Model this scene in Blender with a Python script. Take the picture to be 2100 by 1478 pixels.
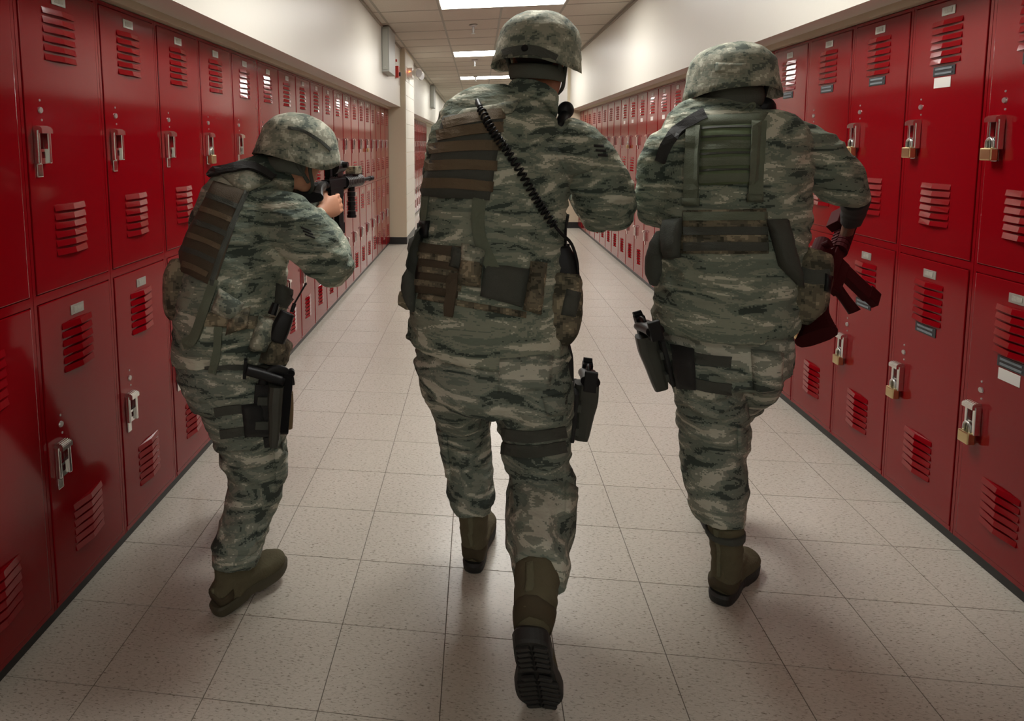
import bpy, bmesh, math, random
from mathutils import Vector, Matrix, noise
from mathutils.bvhtree import BVHTree
random.seed(7)
for o in list(bpy.data.objects): bpy.data.objects.remove(o)
S = bpy.context.scene
C = S.collection
V = Vector
# ------------------------------------------------------------------ camera
F, PX, PY, PITCH, YAW, ROLL, H = 1347.76, 785.49, 435.24, .1023, -.1449, .0136, 1.4148
W_IMG, H_IMG = 2100, 1478
cp, sp, cy, sy = math.cos(PITCH), math.sin(PITCH), math.cos(YAW), math.sin(YAW)
FWD = V((sy*cp, cy*cp, -sp)); RT0 = V((cy, -sy, 0)); DN0 = FWD.cross(RT0)
RT = math.cos(ROLL)*RT0 + math.sin(ROLL)*DN0
DN = -math.sin(ROLL)*RT0 + math.cos(ROLL)*DN0
CAM = V((0, 0, H))
cd = bpy.data.cameras.new('camera'); cam = bpy.data.objects.new('camera', cd); C.objects.link(cam)
m = Matrix((RT, -DN, -FWD)).transposed().to_4x4(); m.translation = CAM
cam.matrix_world = m
cd.sensor_fit = 'HORIZONTAL'; cd.sensor_width = 36; cd.lens = F/W_IMG*36
cd.shift_x = (W_IMG/2-PX)/W_IMG; cd.shift_y = -(H_IMG/2-PY)/W_IMG
cd.clip_start = .02; cd.clip_end = 200
S.camera = cam
# ------------------------------------------------------------------ light and exposure
wd = bpy.data.worlds.new('world'); S.world = wd; wd.use_nodes = True
wd.node_tree.nodes['Background'].inputs[0].default_value = (.9, .95, 1, 1)
wd.node_tree.nodes['Background'].inputs[1].default_value = .02
S.view_settings.view_transform = 'Standard'; S.view_settings.look = 'None'
S.view_settings.gamma = 1; S.view_settings.use_curve_mapping = False
S.view_settings.exposure = 0.0
LAMP = 24.0          # emission of one ceiling fixture
LAMP_ROWS = [-8.5, -4.84, -1.18, 2.48, 6.14, 9.80, 13.46, 17.12, 20.78, 24.44, 28.1, 31.76]
LAMP_DIM = {-1.18: 6.0}   # unseen fixture behind the camera, weakened so the near end falls off

# ------------------------------------------------------------------ helpers
def at(px, py, Y):
    d = ((px-PX)/F)*RT + ((py-PY)/F)*DN + FWD
    return CAM + d*(Y/d.y)
def mpp(p): return (p-CAM).dot(FWD)/F

def pxo(p):
    d = p-CAM; z = d.dot(FWD); return (PX+F*d.dot(RT)/z, PY+F*d.dot(DN)/z, p.y)
def lin(r, g, b):
    f = lambda c: (c/255/12.92) if c/255 <= .04045 else ((c/255+.055)/1.055)**2.4
    return (f(r), f(g), f(b), 1)

MATS = {}
def mat(name, col=(.5, .5, .5), rough=.6, metal=0, spec=.5, bump=0, bscale=200, var=0, vscale=8, coat=0, emit=None):
    if name in MATS: return MATS[name]
    m = bpy.data.materials.new(name); m.use_nodes = True; MATS[name] = m
    nt = m.node_tree; b = nt.nodes['Principled BSDF']; L = nt.links.new
    c = tuple(col[:3])+(1,)
    b.inputs['Base Color'].default_value = c
    b.inputs['Roughness'].default_value = rough; b.inputs['Metallic'].default_value = metal
    b.inputs['Specular IOR Level'].default_value = spec
    if coat: b.inputs['Coat Weight'].default_value = coat; b.inputs['Coat Roughness'].default_value = .08
    tc = nt.nodes.new('ShaderNodeTexCoord')
    if bump:
        n = nt.nodes.new('ShaderNodeTexNoise'); n.inputs['Scale'].default_value = bscale; n.inputs['Detail'].default_value = 3
        bp = nt.nodes.new('ShaderNodeBump'); bp.inputs['Strength'].default_value = bump; bp.inputs['Distance'].default_value = .004
        L(tc.outputs['Object'], n.inputs['Vector']); L(n.outputs['Fac'], bp.inputs['Height']); L(bp.outputs[0], b.inputs['Normal'])
    if var:
        n2 = nt.nodes.new('ShaderNodeTexNoise'); n2.inputs['Scale'].default_value = vscale; n2.inputs['Detail'].default_value = 4
        r = nt.nodes.new('ShaderNodeMapRange'); r.inputs[3].default_value = 1-var; r.inputs[4].default_value = 1+var
        mx = nt.nodes.new('ShaderNodeVectorMath'); mx.operation = 'SCALE'; mx.inputs[0].default_value = c[:3]
        L(tc.outputs['Object'], n2.inputs['Vector']); L(n2.outputs['Fac'], r.inputs[0]); L(r.outputs[0], mx.inputs['Scale']); L(mx.outputs[0], b.inputs['Base Color'])
    if emit:
        b.inputs['Emission Color'].default_value = (*emit[0], 1); b.inputs['Emission Strength'].default_value = emit[1]
    return m

def camo(name, cols, scale=(6, 6, 22), snap=.006, cuts=(.40, .5, .58), rough=.85, weave=.25, distort=1.2, rot=(0, 0, 0)):
    m = bpy.data.materials.new(name); m.use_nodes = True; MATS[name] = m
    nt = m.node_tree; b = nt.nodes['Principled BSDF']; L = nt.links.new; N = nt.nodes.new
    b.inputs['Roughness'].default_value = rough; b.inputs['Specular IOR Level'].default_value = .25
    tc = N('ShaderNodeTexCoord')
    sn = N('ShaderNodeVectorMath'); sn.operation = 'SNAP'; sn.inputs[1].default_value = (snap, snap, snap*.6)
    mp = N('ShaderNodeMapping'); mp.inputs['Scale'].default_value = scale; mp.inputs['Rotation'].default_value = rot
    n = N('ShaderNodeTexNoise'); n.inputs['Scale'].default_value = 1; n.inputs['Detail'].default_value = 5
    n.inputs['Roughness'].default_value = .62; n.inputs['Distortion'].default_value = distort
    cr = N('ShaderNodeValToRGB'); cr.color_ramp.interpolation = 'CONSTANT'
    e = cr.color_ramp.elements; e[0].position = 0; e[0].color = cols[0]; e[1].position = cuts[0]; e[1].color = cols[1]
    for i, cpos in enumerate(cuts[1:]):
        x = e.new(cpos); x.color = cols[i+2]
    L(tc.outputs['Object'], sn.inputs[0]); L(sn.outputs[0], mp.inputs['Vector']); L(mp.outputs[0], n.inputs['Vector'])
    L(n.outputs['Fac'], cr.inputs[0]); L(cr.outputs[0], b.inputs['Base Color'])
    n3 = N('ShaderNodeTexNoise'); n3.inputs['Scale'].default_value = 1; n3.inputs['Detail'].default_value = 3
    mp3 = N('ShaderNodeMapping'); mp3.inputs['Scale'].default_value = (14, 14, 34)
    L(tc.outputs['Object'], mp3.inputs['Vector']); L(mp3.outputs[0], n3.inputs['Vector'])
    bp = N('ShaderNodeBump'); bp.inputs['Strength'].default_value = weave; bp.inputs['Distance'].default_value = .02
    L(n3.outputs['Fac'], bp.inputs['Height'])
    n4 = N('ShaderNodeTexNoise'); n4.inputs['Scale'].default_value = 420
    bp2 = N('ShaderNodeBump'); bp2.inputs['Strength'].default_value = .2; bp2.inputs['Distance'].default_value = .002
    L(tc.outputs['Object'], n4.inputs['Vector']); L(n4.outputs['Fac'], bp2.inputs['Height']); L(bp.outputs[0], bp2.inputs['Normal']); L(bp2.outputs[0], b.inputs['Normal'])
    return m

def link(o, parent=None):
    C.objects.link(o)
    if parent: o.parent = parent
    return o
BASE = {}
def mk(name, bm, m, parent=None, smooth=False, base=None):
    """bm is in world coordinates; a child is stored relative to its thing's base"""
    me = bpy.data.meshes.new(name)
    if isinstance(bm, bpy.types.Mesh): me = bm; me.name = name
    else: bm.normal_update(); bm.to_mesh(me); bm.free()
    b = base if base is not None else (BASE.get(parent.name, V()) if parent else V())
    if b.length > 0: me.transform(Matrix.Translation(-b))
    me.materials.clear()
    for x in (m if isinstance(m, (list, tuple)) else [m]): me.materials.append(x)
    if smooth: me.polygons.foreach_set('use_smooth', [True]*len(me.polygons))
    o = bpy.data.objects.new(name, me); link(o, parent)
    BASE[o.name] = b
    if not parent and b.length > 0: o.location = b
    return o
def thing(name, label, cat, base=(0, 0, 0), group=None):
    o = bpy.data.objects.new(name, None); C.objects.link(o); o.location = base; o.empty_display_size = .05
    BASE[o.name] = V(base); o['label'] = label; o['category'] = cat
    if group: o['group'] = group
    return o
def tag(o, label, cat, group=None):
    o['label'] = label; o['category'] = cat
    if group: o['group'] = group
    return o
def struct(o): o['kind'] = 'structure'; return o

def box(bm, x0, x1, y0, y1, z0, z1, M=None, bev=0):
    vs = [bm.verts.new((x, y, z)) for x in (x0, x1) for y in (y0, y1) for z in (z0, z1)]
    f = [(0, 1, 3, 2), (4, 6, 7, 5), (0, 4, 5, 1), (2, 3, 7, 6), (0, 2, 6, 4), (1, 5, 7, 3)]
    fs = [bm.faces.new([vs[i] for i in q]) for q in f]
    if bev:
        es = list({e for q in fs for e in q.edges})
        r = bmesh.ops.bevel(bm, geom=es, offset=bev, segments=2, profile=.6, affect='EDGES')
        vs = list({v for q in r['faces'] for v in q.verts} | {v for v in vs if v.is_valid})
    if M is not None:
        for v in vs: v.co = M @ v.co
    return vs
def nbox(*a, **k):
    bm = bmesh.new(); box(bm, *a, **k); return bm
def cyl(bm, p0, p1, r0, r1=None, seg=14, cap=True):
    r1 = r0 if r1 is None else r1
    p0, p1 = V(p0), V(p1); t = (p1-p0).normalized()
    a = t.orthogonal().normalized(); b = t.cross(a)
    R = []
    for p, r in ((p0, r0), (p1, r1)):
        R.append([bm.verts.new(p+r*(math.cos(2*math.pi*i/seg)*a+math.sin(2*math.pi*i/seg)*b)) for i in range(seg)])
    for i in range(seg):
        j = (i+1) % seg; bm.faces.new((R[0][i], R[0][j], R[1][j], R[1][i]))
    if cap: bm.faces.new(R[0][::-1]); bm.faces.new(R[1])
def ell(bm, M, rx, ry, rz, u=16, v=10):
    r = bmesh.ops.create_uvsphere(bm, u_segments=u, v_segments=v, radius=1)
    T = M @ Matrix.Diagonal((rx, ry, rz, 1))
    for x in r['verts']: x.co = T @ x.co
def cr(pts, n):
    """Catmull-Rom through tuples"""
    out = []
    k = len(pts)
    for i in range(k-1):
        p0, p1, p2, p3 = pts[max(i-1, 0)], pts[i], pts[i+1], pts[min(i+2, k-1)]
        for s in range(n):
            t = s/n
            out.append([.5*(2*b+(c-a)*t+(2*a-5*b+4*c-d)*t*t+(3*b-a-3*c+d)*t**3) for a, b, c, d in zip(p0, p1, p2, p3)])
    out.append(list(pts[-1])); return out
def tubew(bm, pts, seg=20, sub=4, ref=None, sq=2.0):
    """loft through world points (x,y,z,r_lateral,r_depth)"""
    P = cr(pts, sub) if sub > 1 else [list(p) for p in pts]
    rings = []; lat = None
    for i, p in enumerate(P):
        c = V(p[:3]); a = V(P[max(i-1, 0)][:3]); b = V(P[min(i+1, len(P)-1)][:3])
        t = (b-a).normalized(); v = (ref if ref is not None else (c-CAM)).normalized()
        l = t.cross(v)
        if l.length < .25 and lat is not None: l = lat - t*lat.dot(t)
        l.normalize()
        if lat is not None and l.dot(lat) < 0: l = -l
        lat = l; d = l.cross(t).normalized()
        ring = []
        for k in range(seg):
            th = 2*math.pi*k/seg; cc, ss = math.cos(th), math.sin(th)
            q = (abs(cc)**sq+abs(ss)**sq)**(-1/sq)
            ring.append(bm.verts.new(c+l*(cc*q*max(p[3], .001))+d*(ss*q*max(p[4], .001))))
        rings.append(ring)
    for a, b in zip(rings, rings[1:]):
        for k in range(seg):
            j = (k+1) % seg; bm.faces.new((a[k], a[j], b[j], b[k]))
    bm.faces.new(rings[0][::-1]); bm.faces.new(rings[-1])
def tube(bm, pts, **k):
    """pts: (px,py,Y,halfwidth in photo pixels at that distance, half depth in metres)"""
    o = []
    for x, y, Y, w, d in pts:
        p = at(x, y, Y); o.append((p.x, p.y, p.z, w*mpp(p), d))
    tubew(bm, o, **k)
def cord(bm, pts, r, seg=8, sub=4):
    tubew(bm, [(p[0], p[1], p[2], r, r) for p in pts], seg=seg, sub=sub, ref=V((.3, .5, .8)))

def remesh(bm, voxel, smooth=4, disp=None):
    bmesh.ops.recalc_face_normals(bm, faces=bm.faces)
    me = bpy.data.meshes.new('t'); bm.to_mesh(me); bm.free()
    o = bpy.data.objects.new('t', me); C.objects.link(o)
    r = o.modifiers.new('r', 'REMESH'); r.mode = 'VOXEL'; r.voxel_size = voxel
    if smooth:
        s = o.modifiers.new('s', 'SMOOTH'); s.factor = .5; s.iterations = smooth
    dg = bpy.context.evaluated_depsgraph_get()
    out = bpy.data.meshes.new_from_object(o.evaluated_get(dg))
    bpy.data.objects.remove(o); bpy.data.meshes.remove(me)
    if disp:
        nr = [v.normal.copy() for v in out.vertices]
        for v, n in zip(out.vertices, nr): v.co += n*disp(v.co, n)
        out.update()
    return out
def folds(amp, fx=7, fz=20, seed=0, joints=()):
    off = V((seed*3.7, seed*1.3, seed*2.1))
    def f(p, n):
        w = noise.noise_vector(p*6+off)*.05
        a = noise.noise(V(((p.x+w.x)*fx, (p.y+w.y)*fx, (p.z+w.z)*fz))+off)
        b = noise.noise(V(((p.x+w.z)*fx*2.3, (p.y+w.x)*fx*2.3, (p.z+w.y)*fz*2.0))+off*2)
        k = 1.0
        for c, r, g in joints:
            d = (p-c).length/r
            if d < 1: k += g*(1-d)**1.0
        ridge = (.5-abs(a))*1.6
        return amp*k*(ridge*.75-.35+b*.35)
    return f
def bvh(*meshes):
    vs, fs = [], []
    for o in meshes:
        me = o.data; b = BASE[o.name]; n = len(vs)
        vs += [v.co+b for v in me.vertices]; fs += [[i+n for i in p.vertices] for p in me.polygons]
    return BVHTree.FromPolygons(vs, fs)
def cast(T, px, py, Yd):
    d = (at(px, py, Yd)-CAM).normalized()
    loc, nor, i, dist = T.ray_cast(CAM, d)
    tgt = at(px, py, Yd)
    if loc is None or abs(loc.y-Yd) > .32:
        loc, nor, i, dist = T.find_nearest(tgt)
        return loc, (tgt-loc).normalized() if (tgt-loc).length > .004 else nor
    if nor.dot(d) > 0: nor = -nor
    return loc, nor
def patch(name, quad, T, Yd, thick, m, parent, nu=8, nv=8, bulge=0, edge=.6, lift=0, smooth=True, wob=0):
    """solid panel that lies on the body: quad = four photo points (tl,tr,br,bl)"""
    bm = bmesh.new(); tl, tr, br, bl = [V(q) for q in quad]
    out, inn = [], []
    for j in range(nv+1):
        v = j/nv; ro, ri = [], []
        for i in range(nu+1):
            u = i/nu
            q = (tl*(1-u)+tr*u)*(1-v)+(bl*(1-u)+br*u)*v
            p, n = cast(T, q.x, q.y, Yd)
            n = (n*.55+(CAM-p).normalized()*.45).normalized()
            pr = (min(u, 1-u)*2*min(1, nu/4), min(v, 1-v)*2*min(1, nv/4))
            pf = max(0, 1-(1-min(1, pr[0]*1.8))**3)*max(0, 1-(1-min(1, pr[1]*1.8))**3)
            h = thick*(edge+(1-edge)*pf)+bulge*pf+lift
            if wob: h += wob*noise.noise(p*28)
            ro.append(bm.verts.new(p+n*h)); ri.append(bm.verts.new(p-n*.006+n*lift))
        out.append(ro); inn.append(ri)
    for j in range(nv):
        for i in range(nu):
            bm.faces.new((out[j][i], out[j+1][i], out[j+1][i+1], out[j][i+1]))
            bm.faces.new((inn[j][i], inn[j][i+1], inn[j+1][i+1], inn[j+1][i]))
    ring = [(0, i) for i in range(nu)]+[(j, nu) for j in range(nv)]+[(nv, i) for i in range(nu, 0, -1)]+[(j, 0) for j in range(nv, 0, -1)]
    for a, b in zip(ring, ring[1:]+ring[:1]):
        bm.faces.new((out[a[0]][a[1]], out[b[0]][b[1]], inn[b[0]][b[1]], inn[a[0]][a[1]]))
    bmesh.ops.recalc_face_normals(bm, faces=bm.faces)
    return mk(name, bm, m, parent, smooth=smooth)
def strap(name, line, wpx, T, Yd, thick, m, parent, n=10, lift=0):
    """webbing strap that follows the body along photo points"""
    P = cr([tuple(p) for p in line], max(2, n//(len(line)-1)))
    bm = bmesh.new(); rows = []
    for k, p in enumerate(P):
        a = V(P[max(k-1, 0)]); b = V(P[min(k+1, len(P)-1)]); t = (b-a).normalized(); nn = V((-t.y, t.x))
        row = []
        for s in (-1, -.33, .33, 1):
            q = V(p)+nn*s*wpx/2; c, no = cast(T, q.x, q.y, Yd)
            no = (no*.6+(CAM-c).normalized()*.4).normalized()
            row.append((bm.verts.new(c+no*(thick+lift)), bm.verts.new(c+no*(lift-.004))))
        rows.append(row)
    for r0, r1 in zip(rows, rows[1:]):
        for i in range(3):
            bm.faces.new((r0[i][0], r1[i][0], r1[i+1][0], r0[i+1][0])); bm.faces.new((r0[i][1], r0[i+1][1], r1[i+1][1], r1[i][1]))
        bm.faces.new((r0[0][0], r0[0][1], r1[0][1], r1[0][0])); bm.faces.new((r0[3][0], r1[3][0], r1[3][1], r0[3][1]))
    for r in (rows[0], rows[-1]):
        for i in range(3): bm.faces.new((r[i][0], r[i+1][0], r[i+1][1], r[i][1]))
    bmesh.ops.recalc_face_normals(bm, faces=bm.faces)
    return mk(name, bm, m, parent, smooth=False)
def frame(o, fwd, up):
    f = V(fwd).normalized(); u = V(up); u = (u-f*u.dot(f)).normalized(); r = f.cross(u)
    M = Matrix((r, f, u)).transposed().to_4x4(); M.translation = V(o); return M
ORD = ['first', 'second', 'third', 'fourth', 'fifth', 'sixth', 'seventh', 'eighth', 'ninth', 'tenth', 'eleventh', 'twelfth', 'thirteenth', 'fourteenth',
       'fifteenth', 'sixteenth', 'seventeenth', 'eighteenth', 'nineteenth', 'twentieth', 'twenty-first', 'twenty-second', 'twenty-third', 'twenty-fourth',
       'twenty-fifth', 'twenty-sixth', 'twenty-seventh', 'twenty-eighth', 'twenty-ninth', 'thirtieth']

# ------------------------------------------------------------------ materials
RED = mat('locker_paint', (.21, .0016, .005), .10, spec=.42, bump=.02, bscale=40, var=.10, vscale=2.2)
CHROME = mat('chrome', (.75, .75, .74), .16, 1)
BRASS = mat('brass', (.62, .5, .27), .32, 1)
STEEL = mat('steel', (.55, .55, .54), .3, 1)
PLATE = mat('number_plate_metal', (.42, .42, .38), .4, .6)
CARD = mat('paper_card', (.70, .68, .64), .7)
NCARD = mat('number_card_print', (.36, .35, .30), .6, var=.5, vscale=160)
BLACKSLOT = mat('black_slot_plate', (.02, .022, .026), .35)
BLUEGREY = mat('grey_slot', (.16, .19, .21), .5)
WALLP = mat('wall_paint_cream', (.66, .64, .57), .42, spec=.45, bump=.12, bscale=35, var=.05, vscale=1.2)
TAN = mat('pillar_paint_tan', (.60, .53, .39), .5, bump=.15, bscale=120)
TRIM = mat('filler_trim_tan', (.47, .40, .29), .5)
BASEB = mat('black_vinyl_base', (.012, .012, .012), .4)
CEILT = mat('ceiling_tile', (.52, .47, .40), .95, bump=.5, bscale=130, var=.12, vscale=60)
GRID = mat('ceiling_grid_shadow_tone', (.27, .24, .19), .5)  # grid bars coloured darker, with their shadow lines painted in
JOINT = mat('floor_joint', (.13, .11, .09), .8)

def floor_mat():
    m = bpy.data.materials.new('vinyl_floor_tile'); m.use_nodes = True; nt = m.node_tree; N = nt.nodes.new; L = nt.links.new
    b = nt.nodes['Principled BSDF']; b.inputs['Roughness'].default_value = .27; b.inputs['Specular IOR Level'].default_value = .45
    g = N('ShaderNodeNewGeometry')
    mp = N('ShaderNodeMapping'); mp.inputs['Scale'].default_value = (85, 230, 1)
    n = N('ShaderNodeTexNoise'); n.inputs['Scale'].default_value = 1; n.inputs['Detail'].default_value = 4; n.inputs['Roughness'].default_value = .6; n.inputs['Distortion'].default_value = .6
    cr_ = N('ShaderNodeValToRGB'); e = cr_.color_ramp.elements
    e[0].position = .30; e[0].color = (.19, .165, .125, 1); e[1].position = .44; e[1].color = (.52, .485, .42, 1)
    x = e.new(.62); x.color = (.55, .515, .45, 1); x = e.new(.75); x.color = (.63, .60, .54, 1)
    oi = N('ShaderNodeObjectInfo'); r = N('ShaderNodeMapRange'); r.inputs[3].default_value = .985; r.inputs[4].default_value = 1.015
    mx = N('ShaderNodeVectorMath'); mx.operation = 'SCALE'
    L(g.outputs['Position'], mp.inputs['Vector']); L(mp.outputs[0], n.inputs['Vector']); L(n.outputs['Fac'], cr_.inputs[0])
    L(oi.outputs['Random'], r.inputs[0]); L(cr_.outputs[0], mx.inputs[0]); L(r.outputs[0], mx.inputs['Scale']); L(mx.outputs[0], b.inputs['Base Color'])
    n2 = N('ShaderNodeTexNoise'); n2.inputs['Scale'].default_value = 9; bp = N('ShaderNodeBump'); bp.inputs['Strength'].default_value = .06; bp.inputs['Distance'].default_value = .01
    L(g.outputs['Position'], n2.inputs['Vector']); L(n2.outputs['Fac'], bp.inputs['Height']); L(bp.outputs[0], b.inputs['Normal'])
    return m
FLOORM = floor_mat()

# ------------------------------------------------------------------ corridor shell
XL, XR = -1.2529, 1.6362       # locker fronts
BL, BR = -1.08, 1.475          # faces of the upper walls
Y0, Y1 = -10.0, 36.0; ZC = 2.75
LW = .3965
fl = struct(mk('floor', nbox(-1.7, 2.1, Y0, Y1, -.06, -.0015), JOINT))
t = .3048; tx0, ty0 = -1.0081, 1.7802
tile_me = bpy.data.meshes.new('floor_tile'); b_ = nbox(.0012, t-.0012, .0012, t-.0012, -.004, 0, bev=.0006); b_.to_mesh(tile_me); b_.free(); tile_me.materials.append(FLOORM)
for j in range(-1, 29):
    for i in range(-1, 9):
        o = bpy.data.objects.new('floor_tile', tile_me); link(o, fl); o.location = (tx0+i*t, ty0+j*t, 0)
bm = bmesh.new()
for j in range(-39, 113):
    for i in range(-3, 11):
        if -1 <= j < 29 and -1 <= i < 9: continue
        x, y = tx0+i*t, ty0+j*t
        box(bm, x+.0012, x+t-.0012, y+.0012, y+t-.0012, -.004, 0)
o = mk('floor_tile_field', bm, FLOORM, fl); o['kind'] = 'stuff'

ce = struct(mk('ceiling', nbox(-1.7, 2.1, Y0, Y1, ZC+.02, ZC+.1), mat('ceiling_void', (.2, .19, .17), .9)))
gx = [-1.69, -.995, -.385, .225, .835, 1.445, 2.09]; gy0, gs = 6.75, .61
ct = {}
def ctile(w):
    if w not in ct:
        me = bpy.data.meshes.new('ceiling_tile'); q = nbox(.010, w-.010, .010, gs-.010, ZC-.002, ZC+.012, bev=.003); q.to_mesh(me); q.free(); me.materials.append(CEILT); ct[w] = me
    return ct[w]
bmf = bmesh.new(); bmg = bmesh.new()
jr = range(int((Y0-gy0)/gs), int((Y1-gy0)/gs))
lampj = {round((r-gy0)/gs) for r in LAMP_ROWS}
for j in jr:
    for i in range(6):
        if j in lampj and i in (2, 3): continue
        x, y, w = gx[i], gy0+j*gs, round(gx[i+1]-gx[i], 4)
        if -3 <= j < 15:
            o = bpy.data.objects.new('ceiling_tile', ctile(w)); link(o, ce); o.location = (x, y, 0)
        else: box(bmf, x+.01, x+w-.01, y+.01, y+gs-.01, ZC-.002, ZC+.012)
    box(bmg, -1.1, 1.5, gy0+j*gs-.012, gy0+j*gs+.012, ZC-.004, ZC+.02)
for x in gx[1:-1]:
    ys = [Y0]+([v for r in LAMP_ROWS for v in (r, r+gs)] if abs(x-.225) < .01 else [])+[Y1]
    for a_, c_ in zip(ys[::2], ys[1::2]): box(bmg, x-.011, x+.011, a_, c_, ZC-.0045, ZC+.02)
o = mk('ceiling_tile_field', bmf, CEILT, ce); o['kind'] = 'stuff'
o = mk('ceiling_grid', bmg, GRID, ce); o['kind'] = 'stuff'

PLY0, PLY1 = 9.24, 10.45       # left pillar
PRY0, PRY1 = 11.15, 12.4
struct(mk('wall_left', nbox(-1.75, -1.62, Y0, Y1, 0, ZC+.05), WALLP))
struct(mk('wall_right', nbox(2.02, 2.15, Y0, Y1, 0, ZC+.05), WALLP))
struct(mk('wall_back', nbox(-1.75, 2.15, Y0-.12, Y0, 0, ZC+.05), WALLP))
struct(mk('wall_end', nbox(-1.75, 2.15, Y1, Y1+.12, 0, ZC+.05), WALLP))
ub = 1.937
bm = bmesh.new()
w = struct(mk('wall_upper_left', nbox(-1.62, BL, Y0, PLY0, ub, ZC+.03), WALLP))
w = struct(mk('wall_upper_left_far', nbox(-1.62, BL, PLY1, Y1, ub, ZC+.03), WALLP))
w = struct(mk('wall_upper_right', nbox(BR, 2.02, Y0, PRY0, ub, ZC+.03), WALLP))
w = struct(mk('wall_upper_right_far', nbox(BR, 2.02, PRY1, Y1, ub, ZC+.03), WALLP))
for n_, x0, x1, z0, z1, ya, yb in (('trim_1', XL-.2, XL+.036, 1.908, 1.938, Y0, PLY0), ('trim_2', XR-.036, XR+.2, 1.908, 1.938, Y0, PRY0),
                           ('trim_3', XL-.2, XL+.036, 1.908, 1.938, PLY1, Y1), ('trim_4', XR-.036, XR+.2, 1.908, 1.938, PRY1, Y1),
                           ('trim_5', BL, BL+.022, ZC-.024, ZC, Y0, PLY0), ('trim_6', BR-.022, BR, ZC-.024, ZC, Y0, PRY0),
                           ('trim_7', BL, BL+.022, ZC-.024, ZC, PLY1, Y1), ('trim_8', BR-.022, BR, ZC-.024, ZC, PRY1, Y1)):
    struct(mk(n_, nbox(x0, x1, ya, yb, z0, z1, bev=.002), TRIM if z0 < 2 else GRID))
def pillar(name, x0, x1, y0, y1, inner, sgn):
    p = struct(mk(name, nbox(x0, x1, y0, y1, 0, ZC+.02, bev=.006), TAN))
    mk('base_cove', nbox(x0-.006, x1+.006, y0-.008, y1+.008, 0, .1, bev=.003), BASEB, p)
    # painted block courses on the corridor face
    z = .104
    me = None
    while z < ZC-.05:
        q = nbox(min(inner, inner+sgn*.006), max(inner, inner+sgn*.006), y0+.012, y1-.012, z, min(z+.196, ZC-.02), bev=.0025); mk('block', q, WALLP, p); z += .2
    return p
pillar('wall_pillar_left', -1.62, -1.012, PLY0, PLY1, -1.012, 1)
pillar('wall_pillar_right', 1.435, 2.02, PRY0, PRY1, 1.435, -1)
for nm, xa, xb, ya, yb in (('baseboard_left', -1.5, XL-.012, Y0, PLY0), ('baseboard_right', XR+.012, 1.9, Y0, PRY0), ('baseboard_left_far', -1.5, XL-.03, PLY1, Y1), ('baseboard_right_far', XR+.03, 1.9, PRY1, Y1)):
    struct(mk(nm, nbox(xa, xb, ya, yb, 0, .055), BASEB))
# doors at the far end of the corridor
for k, xx in ((1, -.85), (2, .22)):
    d = struct(mk(f'door_{k}', nbox(xx, xx+1.03, Y1-.06, Y1, .01, 2.15, bev=.006), mat('door_brown', (.16, .09, .05), .4)))
    mk('door_glass', nbox(xx+.35, xx+.68, Y1-.07, Y1-.055, 1.1, 1.9), mat('door_glass', (.3, .34, .36), .08), d)
    mk('push_bar', nbox(xx+.1, xx+.93, Y1-.13, Y1-.06, .98, 1.04, bev=.01), STEEL, d)

# ceiling light fixtures
LENS_ON = mat('light_diffuser', (.9, .9, .9), .5, emit=((1, .975, .92), LAMP))
LENS_DIM = mat('light_diffuser_dim', (.9, .9, .9), .5, emit=((1, .965, .90), LAMP_DIM[-1.18]))
FRAMEW = mat('fixture_frame', (.5, .48, .43), .45)
bm = bmesh.new(); fx0, fx1 = -.385, .835
def fixture_meshes():
    b1 = bmesh.new()
    box(b1, 0, 1.22, 0, .022, -.004, .012); box(b1, 0, 1.22, .588, .61, -.004, .012); box(b1, 0, .022, .022, .588, -.004, .012); box(b1, 1.198, 1.22, .022, .588, -.004, .012)
    me1 = bpy.data.meshes.new('fixture_frame'); b1.to_mesh(me1); b1.free(); me1.materials.append(FRAMEW)
    me2 = bpy.data.meshes.new('diffuser'); b2 = nbox(.022, 1.198, .022, .588, .002, .01); b2.to_mesh(me2); b2.free(); me2.materials.append(LENS_ON)
    me3 = me2.copy(); me3.materials.clear(); me3.materials.append(LENS_DIM)
    return me1, me2, me3
fm = fixture_meshes()
vis = [r for r in LAMP_ROWS if r > 5]
for r in LAMP_ROWS:
    if r > 5: lb = f'long white fluorescent ceiling light, {ORD[vis.index(r)]} from the camera'
    else: lb = f'white fluorescent ceiling light out of view, {ORD[LAMP_ROWS.index(r)]} from the back wall behind the camera'
    f_ = thing('ceiling_light', lb, 'ceiling light', (fx0, r, ZC), 'ceiling lights in a row down the corridor')
    for nm, me in (('fixture_frame', fm[0]), ('diffuser', fm[2] if r in LAMP_DIM else fm[1])):
        o = bpy.data.objects.new(nm, me); link(o, f_)

# ------------------------------------------------------------------ lockers
def me_of(bm, name, m):
    me = bpy.data.meshes.new(name); bm.normal_update(); bm.to_mesh(me); bm.free(); me.materials.append(m); return me
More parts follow.
